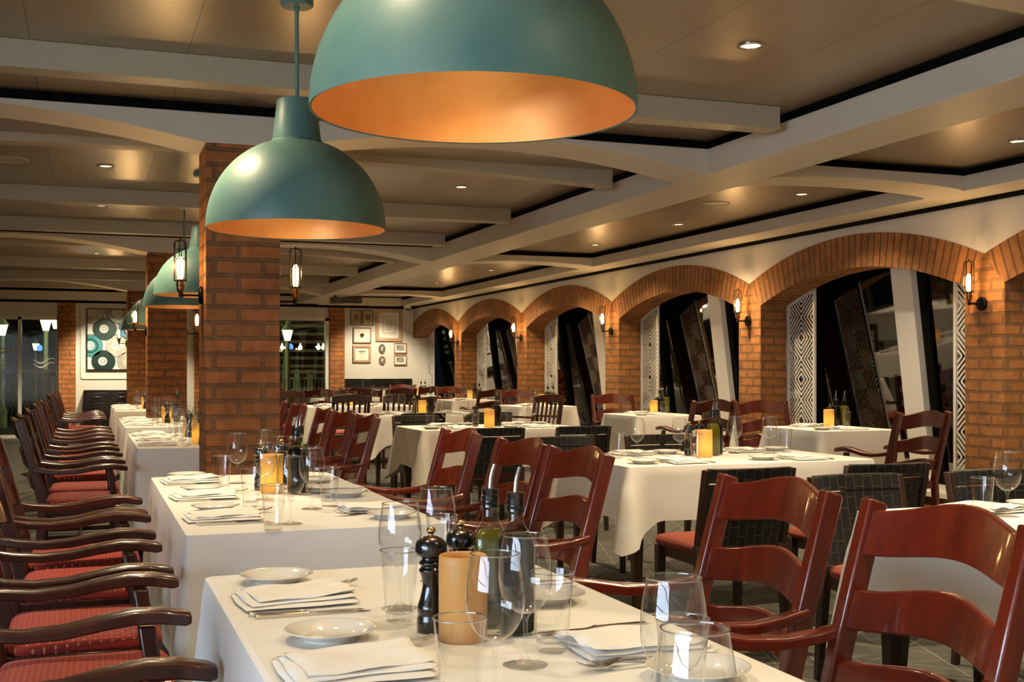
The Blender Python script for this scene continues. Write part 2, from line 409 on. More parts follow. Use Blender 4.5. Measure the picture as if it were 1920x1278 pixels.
def ceil_mat():
    m, nt, b = newmat('satin ceiling panel')
    tc = N(nt, 'ShaderNodeTexCoord'); sp = N(nt, 'ShaderNodeSeparateXYZ'); nt.links.new(tc.outputs['Object'], sp.inputs[0])
    mu = N(nt, 'ShaderNodeMath', operation='MULTIPLY_ADD'); mu.inputs[1].default_value = 1/0.69; mu.inputs[2].default_value = 0.348 + 10; nt.links.new(sp.outputs['X'], mu.inputs[0])
    fr = N(nt, 'ShaderNodeMath', operation='FRACT'); nt.links.new(mu.outputs[0], fr.inputs[0])
    lt = N(nt, 'ShaderNodeMath', operation='LESS_THAN'); lt.inputs[1].default_value = 0.009; nt.links.new(fr.outputs[0], lt.inputs[0])
    mx = N(nt, 'ShaderNodeMix', data_type='RGBA'); nt.links.new(lt.outputs[0], mx.inputs['Factor']); mx.inputs['A'].default_value = (0.36, 0.285, 0.185, 1); mx.inputs['B'].default_value = (0.16, 0.14, 0.11, 1)
    nt.links.new(mx.outputs['Result'], b.inputs['Base Color'])
    b.inputs['Metallic'].default_value = 0.35; b.inputs['Roughness'].default_value = 0.30; b.inputs['Specular IOR Level'].default_value = 0.5
    return m
M['ceiling'] = ceil_mat()
# ================================================================ the room
XL, XR = -4.6, WALLX
YF = 22.87
BEAMS = [0.23, 6.71, 13.19, 19.67]
BD = 0.41
LBX = [(-2.58, -2.13), (3.79, 4.24)]
b = MB(); b.box(XL, 7.4, -4.5, YF + 9, -0.1, 0.0); struct('floor', b, M['floor'])

# ceilings: the coffered field and the lower aisle by the windows
b = MB(); b.box(XL, 4.24, -4.5, YF, CEIL, CEIL + 0.1); struct('ceiling', b, M['ceiling'])
b = MB(); b.box(4.24, 7.5, -4.5, YF, 2.66, CEIL + 0.1); struct('ceiling', b, M['ceiling'])

# longitudinal beams with a black shadow gap above
for x0, x1 in LBX:
    b = MB(); b.box(x0, x1, -4.5, YF, 2.496, 2.661); struct('beam', b, M['beam'], bevel=0.004)
    b = MB(); b.box(x0 + 0.035, x1 - 0.035, -4.5, YF, 2.661, CEIL); struct('trim_1', b, M['black'])
# beam along the window wall
b = MB(); b.box(5.85, XR + 0.34, -4.5, YF, 2.496, 2.605); struct('beam', b, M['beam'], bevel=0.004)
b = MB(); b.box(5.885, XR + 0.34, -4.5, YF, 2.605, 2.66); struct('trim_1', b, M['black'])
b = MB(); b.box(XR - 0.03, XR, -4.5, YF, 2.462, 2.496); struct('trim_2', b, M['black'])

# transverse beams: shallow arches between pillar line and side beams
def arch_beam(y0, y1, spans, ztop, zb, rise):
    b = MB()
    for x0, x1, flat in spans:
        n = 28; rings = []
        for i in range(n + 1):
            t = i/n; x = x0 + (x1 - x0)*t
            if flat: z = zb
            else:
                q = min(1.0, max(0.0, (t - 0.03)/0.94)); u = 2*q - 1
                z = zb + (rise*(1 - u*u) + 0.012 if 0.03 < t < 0.97 else 0.0)
            rings.append([(x, y0, z), (x, y1, z), (x, y1, ztop), (x, y0, ztop)])
        b.loft(rings)
    return b
for y in BEAMS:
    b = arch_beam(y, y + BD, [(-2.13, 0.63, False), (0.63, 1.04, True), (1.04, 3.79, False)], 2.661, 2.496, 0.135)
    struct('beam', b, M['beam'])
    b = MB(); b.box(-2.13, 3.79, y + 0.035, y + BD - 0.035, 2.661, CEIL); struct('trim_1', b, M['black'])
    b = arch_beam(y, y + BD, [(4.24, 5.85, False)], 2.605, 2.496, 0.03)
    struct('beam', b, M['beam'])
    b = MB(); b.box(4.24, 5.85, y + 0.035, y + BD - 0.035, 2.605, 2.66); struct('trim_1', b, M['black'])
# last coffer edge against the far wall
b = MB(); b.box(-4.6, XR, 22.45, YF, 2.496, 2.64); struct('beam', b, M['beam'])
b = MB(); b.box(-4.6, 3.79, 22.49, YF, 2.64, CEIL); struct('trim_1', b, M['black'])
b = MB(); b.box(-4.6, XR, YF - 0.03, YF, 2.455, 2.496); struct('trim_2', b, M['black'])

# secondary ribs across the coffers
def rib(y, arched, wd=0.15):
    b = arch_beam(y, y + wd, [(-2.04, 3.70, False)], CEIL, 2.594, 0.075) if arched else MB().box(-2.04, 3.70, y, y + wd, 2.594, CEIL)
    struct('ceiling_rib', b, M['rib'], bevel=0 if arched else 0.004)
for y, a in [(3.45, True), (5.72, False), (7.97, True), (10.19, False), (12.30, False), (14.45, True), (16.67, False), (18.78, False), (20.9, False)]:
    rib(y, a)

# brick pillars
for i, y in enumerate([6.71, 13.19, 19.67]):
    b = MB(); b.box(0.63, 1.04, y, y + BD, 0, 2.496)
    struct('brick_pillar', b, M['brick'], bevel=0.006, uv='box')

# ---------------------------------------------------------------- window wall with brick arches
PIERS = [0.43 + BAY*k for k in range(0, 8)]
HI, ZI, RI = 1.4175, 1.857, 4.10
CZ = 2.11 - RI
RO = RI + 0.283
TH = 0.29
def zin(y): return CZ + sqrt(RI*RI - y*y)
def zout(y): return CZ + sqrt(RO*RO - y*y)
for yc in PIERS:
    h = 0.2025; x0, x1 = XR, XR + TH
    zt = zout(1.62)
    prof = [(-h, 0), (h, 0), (h, ZI), (0, zt), (-h, ZI)]
    b = MB(); b.loft([[(x0, yc + p, z) for p, z in prof], [(x1, yc + p, z) for p, z in prof]])
    struct('brick_pier', b, M['brick2'], uv='box')
for yc in PIERS[:-1] + [PIERS[-1]]:
    ym = yc + BAY/2
    if ym > YF + 1: continue
    n = 44; rings = []; arc = []
    x0, x1 = XR - 0.004, XR + TH
    for i in range(n + 1):
        t = -1 + 2*i/n
        yi, yo = HI*t, 1.62*t
        rings.append([(x0, ym + yi, zin(yi)), (x0, ym + yo, zout(yo)), (x1, ym + yo, zout(yo)), (x1, ym + yi, zin(yi))])
    b = MB(); b.loft(rings)
    def arcuv(c, nn, ym=ym):
        u = atan2(c.y - ym, c.z - CZ)*RI
        rad = sqrt((c.y - ym)**2 + (c.z - CZ)**2)
        if abs(nn.x) > 0.7: return (u, rad - RI + 0.05)
        return (u, c.x - XR + 0.05)
    struct('brick_arch', b, M['voussoir'], uv=arcuv)
    # plaster above the arch
    b = MB(); rings = []
    for i in range(n + 1):
        y = -1.62 + 3.24*i/n
        rings.append([(XR, ym + y, zout(y) - 0.002), (XR, ym + y, 2.5), (XR + 0.2, ym + y, 2.5), (XR + 0.2, ym + y, zout(y) - 0.002)])
    b.loft(rings); struct('wall_right', b, M['plaster'])
    # brick apron below the windows and sill
    b = MB(); b.box(XR + TH - 0.02, XR + TH + 0.16, ym - HI, ym + HI, 0, 0.22); struct('wall_right', b, M['brick2'], uv='box')
    b = MB(); b.box(XR + TH - 0.05, 7.05, ym - 1.62, ym + 1.62, 0.20, 0.24); struct('trim_3', b, M['white'])
    b = MB(); b.box(XR + TH, XR + TH + 0.03, ym - 1.62, ym + 1.62, 2.15, 2.6); struct('wall_right', b, M['black'])

# slanted ship windows behind the arches
def gx(z): return 6.75 + (2.15 - z)*0.125
for k in range(-1, 8):
    ym = PIERS[0] + BAY/2 + BAY*k
    if ym > YF + 0.5: break
    w_ = thing('window', None, None, (0, ym, 0))
    w_.name = 'window_%d' % (k + 3); w_['kind'] = 'structure'
    b = MB(); b.hexa([(gx(0.2), -1.62, 0.2), (gx(0.2) + 0.01, -1.62, 0.2), (gx(0.2) + 0.01, 1.62, 0.2), (gx(0.2), 1.62, 0.2),
                      (gx(2.6), -1.62, 2.6), (gx(2.6) + 0.01, -1.62, 2.6), (gx(2.6) + 0.01, 1.62, 2.6), (gx(2.6), 1.62, 2.6)])
    b.build('glass_pane', M['windowtint'], w_)
    def post(ya, yb, th, mat, nm):
        b = MB(); a, c = gx(0.2), gx(2.6)
        b.hexa([(a - th, ya, 0.2), (a, ya, 0.2), (a, yb, 0.2), (a - th, yb, 0.2), (c - th, ya, 2.6), (c, ya, 2.6), (c, yb, 2.6), (c - th, yb, 2.6)])
        b.build(nm, mat, w_, bevel=0.004)
    post(-0.22, 0.04, 0.09, M['white'], 'window_post')
    post(-0.32, -0.225, 0.03, M['black'], 'mullion')
    post(1.36, 1.46, 0.05, M['black'], 'mullion')
b = MB(); b.box(7.32, 7.37, -4.5, YF, 0, 2.8); struct('wall_right', b, pmat('night outside', (0.012, 0.012, 0.010), 0.9))

# pierced white lattice panels flanking every opening
def lattice_panel():
    root = thing('lattice_panel', '', 'lattice panel')
    W, z0 = 0.47, 0.24
    # local: y from 0 (at the jamb) to W (towards mid-opening), top follows the arch
    def top(y): return zin(HI - y) + 0.02
    fr = MB(); t = 0.030; d = 0.022
    fr.box(0, d, 0, t, z0, top(t)); fr.box(0, d, W - t, W, z0, top(W - t)); fr.box(0, d, 0, W, z0, z0 + t)
    n = 8; rings = []
    for i in range(n + 1):
        y = W*i/n; z = top(y); rings.append([(0, y, z - t*1.3), (d, y, z - t*1.3), (d, y, z), (0, y, z)])
    fr.loft(rings)
    fr.build('frame', M['white'], root)
    la = MB(); cw = (W - 2*t)/2; yc = W/2; H = 0.40; hw = 0.0085
    def inside(y, z): return t*0.8 < y < W - t*0.8 and z0 < z < top(y) - 0.02
    def seg(p, q):
        p = Vector(p); q = Vector(q); m = 16; pts = [p.lerp(q, i/m) for i in range(m + 1)]
        run = [v for v in pts if inside(v.x, v.y)]
        if len(run) < 2: return
        a, c = run[0], run[-1]; dr = (c - a).normalized(); nn = Vector((-dr.y, dr.x))*hw
        c4 = [a + nn, a - nn, c - nn, c + nn]
        la.hexa([(0.008, v.x, v.y) for v in c4] + [(0.012, v.x, v.y) for v in c4])
    zc = z0 + 0.10
    while zc < 2.3:
        for k in (0.28, 0.52, 0.76, 1.0, 1.24, 1.48, 1.72):
            a, h = cw*k, H/2*k
            for s1 in (-1, 1):
                for s2 in (-1, 1):
                    # keep chevrons inside this repeat
                    p = (yc + s1*a, zc); q = (yc, zc + s2*h)
                    if k <= 1.0: seg(p, q)
                    else:
                        # clipped at the repeat boundary
                        f = (h - H/2)/h
                        q2 = (yc + s1*a*f, zc + s2*H/2)
                        seg(p, q2)
        zc += H
    la.build('fretwork', M['white'], root)
    return root
LP = Kind(lattice_panel)
NEARNESS = ['nearest', 'second', 'third', 'fourth', 'fifth', 'sixth', 'seventh']
for k in range(1, 7):
    yc = PIERS[k]
    # far side of the pier (near side of next opening)
    nm = NEARNESS[min(6, max(0, k - 2))]
    x = XR + TH + 0.005
    if k >= 2:
        o = LP.put((x, yc + 0.2025, 0), 0, 'white fretwork lattice panel on the near side of the %s brick arch' % nm, 'lattice panels behind the arches')
    o = LP.put((x + 0.022, PIERS[k + 1] - 0.2025, 0), pi, 'white fretwork lattice panel on the far side of the %s brick arch' % NEARNESS[min(6, max(0, k - 2))] if k >= 2 else 'white fretwork lattice panel behind the arch cut by the right frame edge', 'lattice panels behind the arches')

# ---------------------------------------------------------------- far wall
def fx(px, Y=YF):
    t = tan(radians(20.0) + math.atan((px - 960)/2198.0)); return Y*t
def fz(px, py, Y=YF):
    t = tan(radians(20.0) + math.atan((px - 960)/2198.0)); d = Y*(cos(radians(20)) + t*sin(radians(20)))
    return CAM_H + (693.2 - py)*d/2198.0
wl = MB()
wl.box(-4.6, 6.6, YF, YF + 0.25, 2.19, 2.8)
wl.box(-0.46, -0.17, YF, YF + 0.25, 0, 2.19)
wl.box(-0.17, 1.95, YF, YF + 0.25, 0, 2.19)
wl.box(1.95, 2.40, YF, YF + 0.25, 0, 2.19)
wl.box(4.47, 6.6, YF, YF + 0.25, 0, 2.19)
wl.box(2.40, 4.47, YF, YF + 0.25, 0, 0.25)
struct('wall_far', wl, M['plaster'])
for x0, x1 in ((-0.46, -0.165), (1.93, 2.38), (4.50, 4.80)):
    b = MB(); b.box(x0, x1, YF - 0.06, YF, 0, 2.455); struct('brick_pilaster', b, M['brick'], uv='box', bevel=0.004)
b = MB(); b.box(XL - 0.2, XL, 1.6, YF, 0, 2.8); b.box(XL - 0.2, XL, -4.5, -3.9, 0, 2.8); b.box(XL - 0.2, XL, -3.9, 1.6, 0, 0.75); b.box(XL - 0.2, XL, -3.9, 1.6, 2.30, 2.8); struct('wall_left', b, M['plaster'])
# unseen window added in the left wall for cool light and blue glass reflections
g = thing('window', None, None); g.name = 'window_21'; g['kind'] = 'structure'
b = MB(); b.box(XL - 0.14, XL - 0.12, -3.9, 1.6, 0.75, 2.30); b.build('added_glow_pane', pmat('added blue window glow', (0.2, 0.3, 0.5), 0.5, emis=(0.66, 0.80, 1.0), estr=12.0), g)
for k in range(12):
    y = -3.9 + k*0.5
    b = MB(); b.box(XL - 0.12, XL - 0.05, y - .03, y + .03, 0.75, 2.30); b.build('glazing_bar', M['white'], g)
for z in (0.75, 1.27, 1.79, 2.28):
    b = MB(); b.box(XL - 0.12, XL - 0.05, -3.9, 1.6, z - .02, z + .02); b.build('glazing_bar', M['white'], g)
b = MB(); b.box(XL, XR + 1.1, -4.7, -4.5, 0, 2.8); struct('wall_rear', b, M['plaster'])

# glazing, left: sliding glass doors; right: picture window
g = thing('door', None, None); g.name = 'door_1'; g['kind'] = 'structure'
b = MB(); b.box(-4.6, -0.46, YF + 0.05, YF + 0.062, 0.05, 2.19); b.build('glass_pane', M['windowglass'], g)
b = MB()
xd = fx(37)
for x in (xd, xd - 1.25, xd - 2.5): b.box(x - 0.03, x + 0.03, YF, YF + 0.1, 0, 2.19)
b.box(-4.6, -0.46, YF, YF + 0.1, 2.14, 2.19); b.box(-4.6, -0.46, YF, YF + 0.1, 0, 0.06); b.box(-0.49, -0.46, YF, YF + 0.1, 0, 2.19)
b.build('door_frame', M['white'], g)
# wave emblem on the glass (two ribbons) and mirrored lettering
def ribbon(mb, pts, w0, y):
    ring = []
    n = len(pts)
    top = []; bot = []
    for i, (x, z) in enumerate(pts):
        t = i/(n - 1); w_ = w0*(0.25 + 0.75*sin(pi*min(1, t*1.15 + 0.1)))
        top.append((x, z + w_/2)); bot.append((x, z - w_/2))
    for i in range(n - 1):
        mb.hexa([(top[i][0], y, top[i][1]), (top[i+1][0], y, top[i+1][1]), (bot[i+1][0], y, bot[i+1][1]), (bot[i][0], y, bot[i][1]),
                 (top[i][0], y - .004, top[i][1]), (top[i+1][0], y - .004, top[i+1][1]), (bot[i+1][0], y - .004, bot[i+1][1]), (bot[i][0], y - .004, bot[i][1])])
for cx in (82, 2):
    b = MB()
    for dz, dw in ((0, 1.0), (-0.075, 0.96)):
        xa, xb = fx(cx - 20), fx(cx + 20)
        pts = []
        for i in range(25):
            t = i/24; x = xa + (xb - xa)*t
            z = fz(cx, 676) + dz + 0.045*sin(-2*pi*t*0.95 + 0.5)
            pts.append((x, z))
        ribbon(b, pts, 0.030, YF + 0.045)
    b.build('wave_emblem', M['etched'], g)
cu = bpy.data.curves.new('lettering', 'FONT'); cu.body = 'La Cu'; cu.size = 0.11; cu.extrude = 0.002; cu.offset = 0.006
to = bpy.data.objects.new('tmp', cu); COL.objects.link(to)
dg = bpy.context.evaluated_depsgraph_get(); me = bpy.data.meshes.new_from_object(to.evaluated_get(dg))
bpy.data.objects.remove(to)
me.materials.clear(); me.materials.append(M['etched'])
for v in me.vertices: v.co = (fx(25) - v.co.x, YF + 0.03 - v.co.z, fz(20, 661) + v.co.y)
bm = bmesh.new(); bm.from_mesh(me); bmesh.ops.recalc_face_normals(bm, faces=bm.faces[:]); bm.to_mesh(me); bm.free()
for p_ in me.polygons: p_.material_index = 0; p_.use_smooth = False
lo = bpy.data.objects.new('lettering', me); COL.objects.link(lo); adopt(lo, g)

g = thing('window', None, None); g.name = 'window_20'; g['kind'] = 'structure'
b = MB(); b.box(2.40, 4.47, YF + 0.05, YF + 0.062, 0.25, 2.19); b.build('glass_pane', M['windowglass'], g)
b = MB(); b.box(4.42, 4.50, YF - 0.03, YF + 0.08, 0.25, 2.25); b.box(2.38, 4.50, YF - 0.03, YF + 0.08, 2.19, 2.27); b.box(2.38, 4.50, YF - 0.03, YF + 0.08, 0.2, 0.27)
b.box(2.38, 2.44, YF - 0.03, YF + 0.08, 0.25, 2.25)
b.build('window_frame', M['white'], g)

# ---------------------------------------------------------------- recessed fittings
def downlight():
    r = thing('ceiling_downlight', '', 'downlight')
    b = MB(); b.lathe([(0.060, 0.0), (0.062, -0.006), (0.048, -0.008), (0.046, 0.0)], 28); b.build('trim_ring', M['chrome'], r, smooth=True)
    b = MB(); b.lathe([(0.046, -0.002), (0.001, -0.001)], 24); b.build('lens', M['lampglow'], r, smooth=True)
    return r
DL = Kind(downlight)
def ordn(i): return ['first', 'second', 'third', 'fourth', 'fifth', 'sixth', 'seventh', 'eighth', 'ninth', 'tenth'][i]
cR = cL = cA = 0
for x, y in DOWN:
    if x > 2 and y > 4:
        lab = 'round recessed downlight, %s from the camera in the middle coffers' % ordn(cR); cR += 1
    elif x < 1 and y > 4:
        lab = 'round recessed downlight, %s from the camera in the left coffers' % ordn(cL); cL += 1
    else:
        lab = 'added round recessed downlight outside the view around the camera'
    DL.put((x, y, CEIL), 0, lab, 'recessed downlights')
for x, y in DOWNA:
    if y < 3: DL.put((x, y, 2.66), 0, 'added round recessed downlight outside the view around the camera', 'recessed downlights'); continue
    DL.put((x, y, 2.66), 0, 'round recessed downlight, %s from the camera in the window aisle ceiling' % ordn(cA), 'recessed downlights'); cA += 1
for x, lab in ((5.35, 'added small black ceiling spotlight aimed at the framed pictures'), (0.55, 'added small black ceiling spotlight aimed at the large painting')):
    r = thing('added_ceiling_spot', lab, 'spotlight', (x, 21.36, CEIL if x < 4.2 else 2.66))  # fitting made up to go with the added spot
    h = 0.075 if x < 4.2 else 0.022
    b = MB(); b.lathe([(0.035, 0), (0.035, -0.012), (0.03, -0.014), (0.028, -h), (0.001, -h)], 20); b.build('housing', M['iron'], r, smooth='auto')
# flush round ceiling loudspeakers
def cspk():
    r = thing('ceiling_loudspeaker', '', 'loudspeaker')
    b = MB(); b.lathe([(0.125, 0.0), (0.125, -0.006), (0.118, -0.008), (0.116, -0.003), (0.001, -0.003)], 40); b.build('grille', M['rib'], r, smooth='auto')
    return r
CS = Kind(cspk)
CS.put((5.08, 8.86, 2.66), 0, 'flush round ceiling loudspeaker grille above the window aisle', None)
CS.put((-0.5, 9.03, CEIL), 0, 'flush round ceiling loudspeaker grille at the far left coffer', None)
# hanging black loudspeaker bar and dome camera at the far end
r = thing('loudspeaker_bar', 'long black loudspeaker box hung below the far ceiling beam', 'loudspeaker', (0, 0, 0))
x0, x1 = fx(620, 19.8), fx(677, 19.8)
b = MB(); b.box(x0, x1, 19.72, 19.92, 2.365, 2.47); b.build('cabinet', M['blackgloss'], r, bevel=0.01)
b = MB(); b.box(x0 + 0.06, x0 + 0.10, 19.78, 19.86, 2.46, 2.497); b.box(x1 - 0.10, x1 - 0.06, 19.78, 19.86, 2.46, 2.497); b.build('bracket', M['iron'], r)
r = thing('security_camera', 'small white dome security camera in the far right ceiling corner', 'camera', (fx(764, 22.3), 22.3, 2.496))
b = MB(); b.lathe([(0.075, 0), (0.075, -0.05), (0.06, -0.065), (0.001, -0.065)], 24); b.build('housing', M['white'], r, smooth='auto')
b = MB(); b.lathe([(0.05, -0.063), (0.045, -0.09), (0.02, -0.108), (0.001, -0.112)], 24); b.build('dome', M['blackgloss'], r, smooth=True)

# ---------------------------------------------------------------- terrace outside
M['palepost'] = pmat('pale painted metal', (0.50, 0.56, 0.34), 0.6)
M['lantern'] = pmat('lit lantern glass', (1, .95, .7), 0.4, emis=(1.0, 0.92, 0.55), estr=7.0)
M['blueglow'] = pmat('blue signal lamp', (0.1, 0.2, 1), 0.4, emis=(0.05, 0.15, 1.0), estr=6.0)
def street_lamp(px, py, Y, label, s=1.0):
    x = fx(px, Y); z = fz(px, py, Y)
    r = thing('street_lamp', label, 'street lamp', (x, Y, 0))
    b = MB(); b.lathe([(0.10*s, 0), (0.10*s, 0.35), (0.05*s, 0.5), (0.045*s, z - 0.18*s), (0.07*s, z - 0.14*s)], 12, caps=True); b.build('pole', M['palepost'], r, smooth='auto')
    b = MB(); b.lathe([(0.06*s, z - 0.13*s), (0.115*s, z + 0.09*s)], 6); b.build('lantern_glass', M['lantern'], r)
    b = MB(); b.lathe([(0.14*s, z + 0.09*s), (0.13*s, z + 0.11*s), (0.06*s, z + 0.20*s), (0.03*s, z + 0.24*s), (0.03*s, z + 0.29*s), (0.001, z + 0.32*s)], 6, caps=False); b.build('lantern_cap', M['palepost'], r)
    return r
street_lamp(4, 617, 27.0, 'lit street lamp outside the glass doors, at the left frame edge')
street_lamp(86, 608, 27.0, 'lit street lamp outside the glass doors, tallest and central in the right pane')
street_lamp(106, 604, 25.6, 'lit street lamp outside the glass doors, half hidden by the brick pilaster')
street_lamp(67, 649, 30.5, 'small distant lit street lamp seen between the terrace lamps', 0.7)
street_lamp(539, 627, 26.6, 'lit street lamp outside the picture window right of the near brick pillar', 1.05)
for px, py, lab in ((74, 652, 'small glowing blue lamp beside the distant street lamp'), (545, 650, 'small glowing blue lamp behind the picture window')):
    r = thing('signal_lamp', lab, 'lamp', (fx(px, 30), 30, 0)); zz = fz(px, py, 30)
    b = MB(); b.lathe([(0.001, zz - 0.08), (0.06, zz - 0.05), (0.07, zz), (0.05, zz + 0.06), (0.001, zz + 0.08)], 12); b.build('blue_lens', M['blueglow'], r, smooth=True)
    b = MB(); b.lathe([(0.03, 0), (0.02, zz - 0.07)], 8, caps=True); b.build('pole', M['iron'], r)
# string of bulbs
for i, (px, py) in enumerate(((529, 649), (538, 650), (563, 647), (597, 645), (606, 645))):
    b = MB(); b.lathe([(0.001, -0.07), (0.045, -0.04), (0.05, 0), (0.02, 0.05), (0.012, 0.09)], 10)
    o = b.build('festoon_bulb', M['lantern'], smooth=True, loc=(fx(px, 28), 28, fz(px, 650.5, 28)))
    tag(o, 'small lit festoon bulb outside the picture window, %s from the left' % ordn(i), 'light bulb', 'festoon bulbs outside')
b = MB(); pts = [(fx(520 + i*5, 28), 28, fz(520 + i*5, 641.5, 28)) for i in range(21)]
pts = [(pts[0][0], 28, 0)] + pts + [(pts[-1][0], 28, 0)]
b.tube(pts, 0.006, 5); tag(b.build('festoon_cable', M['iron']), 'thin dark cable carrying the festoon bulbs outside the window', 'cable')
# pergola slats
r = thing('pergola', 'pale slatted pergola beyond the picture window', 'pergola')
for py in (611, 626, 641, 657, 671, 686, 697):
    b = MB(); z = fz(570, py, 29.5); b.box(fx(526, 29.5), fx(622, 29.5), 29.4, 29.5, z - 0.035, z + 0.035); b.build('slat', M['palepost'], r)
b = MB(); b.hexa([(fx(523, 29), 29, 0), (fx(526, 29), 29, 0), (fx(526, 29), 29.1, 0), (fx(523, 29), 29.1, 0),
                  (fx(538, 29), 29, 2.6), (fx(547, 29), 29, 2.6), (fx(547, 29), 29.1, 2.6), (fx(538, 29), 29.1, 2.6)]); b.build('strut', M['palepost'], r)
# white balustrade beyond the picture window
r = thing('balustrade', 'pale green-lit spindle balustrade outside the picture window', 'railing')
Yb = 27.5; zt = fz(580, 707, Yb); xa, xb = fx(535, Yb), fx(615, Yb)
b = MB(); b.box(xa, xb, Yb - 0.04, Yb + 0.04, zt - 0.05, zt); b.box(xa, xb, Yb - 0.03, Yb + 0.03, 0.12, 0.18)
x = xa
while x < xb: b.box(x, x + 0.035, Yb - 0.015, Yb + 0.015, 0.15, zt - 0.04); x += 0.085
b.build('spindles', M['palepost'], r)
for px in (557, 581):
    x = fx(px, Yb - 0.1); b = MB(); b.box(x - 0.06, x + 0.06, Yb - 0.16, Yb - 0.04, 0, fz(px, 697, Yb)); z = fz(px, 697, Yb); b.box(x - 0.09, x + 0.09, Yb - 0.19, Yb - 0.01, z - 0.02, z + 0.05); b.build('newel_post', M['palepost'], r)
# wavy metal railing beyond the doors
r = thing('wavy_railing', 'railing of wavy pale metal bars outside the glass doors', 'railing')
Yr = 25.0; zt = fz(50, 698, Yr); zb = fz(50, 778, Yr)
xa, xb = fx(-60, Yr), fx(82, Yr)
b = MB(); b.box(xa - 0.5, fx(112, Yr), Yr - 0.04, Yr + 0.04, zt, zt + 0.05); b.build('top_rail', M['palepost'], r)
b = MB(); i = 0; x = fx(-20, Yr)
while x < xb:
    b.tube([(x + 0.028*sin(k*0.75), Yr, zb + (zt - zb)*k/20) for k in range(21)], 0.010, 5); x += 0.078
b.build('wavy_bars', M['palepost'], r)
b = MB(); b.box(fx(84, Yr), fx(94, Yr), Yr - 0.05, Yr + 0.05, 0, zt); b.box(fx(104, Yr), fx(111, Yr), Yr - 0.05, Yr + 0.05, 0, zt); b.build('brick_post', M['brick'], r, uv='box')
b = MB(); b.box(fx(95, Yr), fx(103, Yr), Yr - 0.02, Yr + 0.02, 0.2, zt - 0.06); b.build('infill_panel', M['palepost'], r)
b = MB(); b.box(-5, 7.2, 32, 32.1, 0, 4); struct('wall_terrace', b, pmat('dark night backdrop wall', (0.010, 0.011, 0.012), 0.9))
# the terrace lamps light the terrace
for x, y, z in ((-0.6, 26.0, 2.0), (3.2, 26.0, 2.0)):
    light('POINT', 'terrace_lamp_light', (x, y, z), 32, (0.95, 1.0, 0.55), 0.15)
# ================================================================ pendants
def pendant():
    r = thing('pendant_lamp', '', 'pendant lamp')
    RD = 0.3575; z0 = 0.0          # local origin at the rim plane
    prof = []
    n = 22; zt = 0.352
    for i in range(n + 1):
        a = (pi/2)*i/n*0.86
        prof.append((RD*cos(a)**0.96, 0.0 + zt*sin(a)/sin(pi/2*0.86)))
    rn = 0.098
    prof = [p for p in prof if p[0] > rn]
    prof.append((rn, zt + 0.006))
    b = MB(); b.lathe([(RD - 0.006, 0.0), (RD, -0.002)] + prof, 72); b.build('shade', M['teal'], r, smooth='auto', angle=50)
    inner = [(RD - 0.006, 0.0)] + [(p[0] - 0.006, p[1] - 0.004) for p in prof[1:]] + [(0.002, zt)]
    b = MB(); b.lathe(inner, 72); b.build('copper_lining', M['copper'], r, smooth='auto', angle=60)
    b = MB(); b.lathe([(0.100, zt), (0.100, zt + 0.008), (0.096, zt + 0.01), (0.079, zt + 0.162), (0.074, zt + 0.168), (0.012, zt + 0.170), (0.011, zt + 0.172)], 40); b.build('neck', M['teal'], r, smooth='auto', angle=35)
    top = CEIL - PZ
    b = MB(); b.lathe([(0.0085, zt + 0.165), (0.0085, top - 0.03)], 14); b.build('rod', M['teal'], r, smooth=True)
    b = MB(); b.lathe([(0.012, top - 0.035), (0.060, top - 0.032), (0.066, top - 0.026), (0.066, top)], 36); b.build('ceiling_canopy', M['teal'], r, smooth='auto', angle=40)
    b = MB(); b.lathe([(0.022, zt - 0.01), (0.022, zt - 0.075)], 16, caps=True); b.build('lamp_holder', M['iron'], r, smooth='auto')
    b = MB(); b.lathe([(0.001, zt - 0.145), (0.02, zt - 0.14), (0.032, zt - 0.12), (0.030, zt - 0.095), (0.016, zt - 0.075)], 18); b.build('bulb', M['lampglow'], r, smooth=True)
    return r
PZ = 1.795
PD = Kind(pendant)
for (y, lab) in ((2.44, 'large verdigris dome pendant with copper inside, nearest the camera'),
                 (4.73, 'verdigris dome pendant hanging just before the near brick pillar, second nearest'),
                 (9.15, 'verdigris dome pendant left of the near pillar, third from the camera'),
                 (10.9, 'verdigris dome pendant left of the near pillar, fourth from the camera'),
                 (15.1, 'small distant verdigris dome pendant left of the second brick pillar'),
                 (17.4, 'farthest small verdigris dome pendant before the third brick pillar')):
    PD.put((0.80 if y < 5 else 0.835, y, PZ), 0, lab, 'verdigris dome pendants over the left row')
    light('POINT', 'pendant_lamp_light', (0.80 if y < 5 else 0.835, y, PZ + 0.17), 1.9, (1.0, 0.80, 0.48), 0.045)
    light('SPOT', 'pendant_reflector_light', (0.80 if y < 5 else 0.835, y, PZ + 0.19), 9, (1.0, 0.84, 0.62), 0.04, angle=radians(112), blend=0.5)

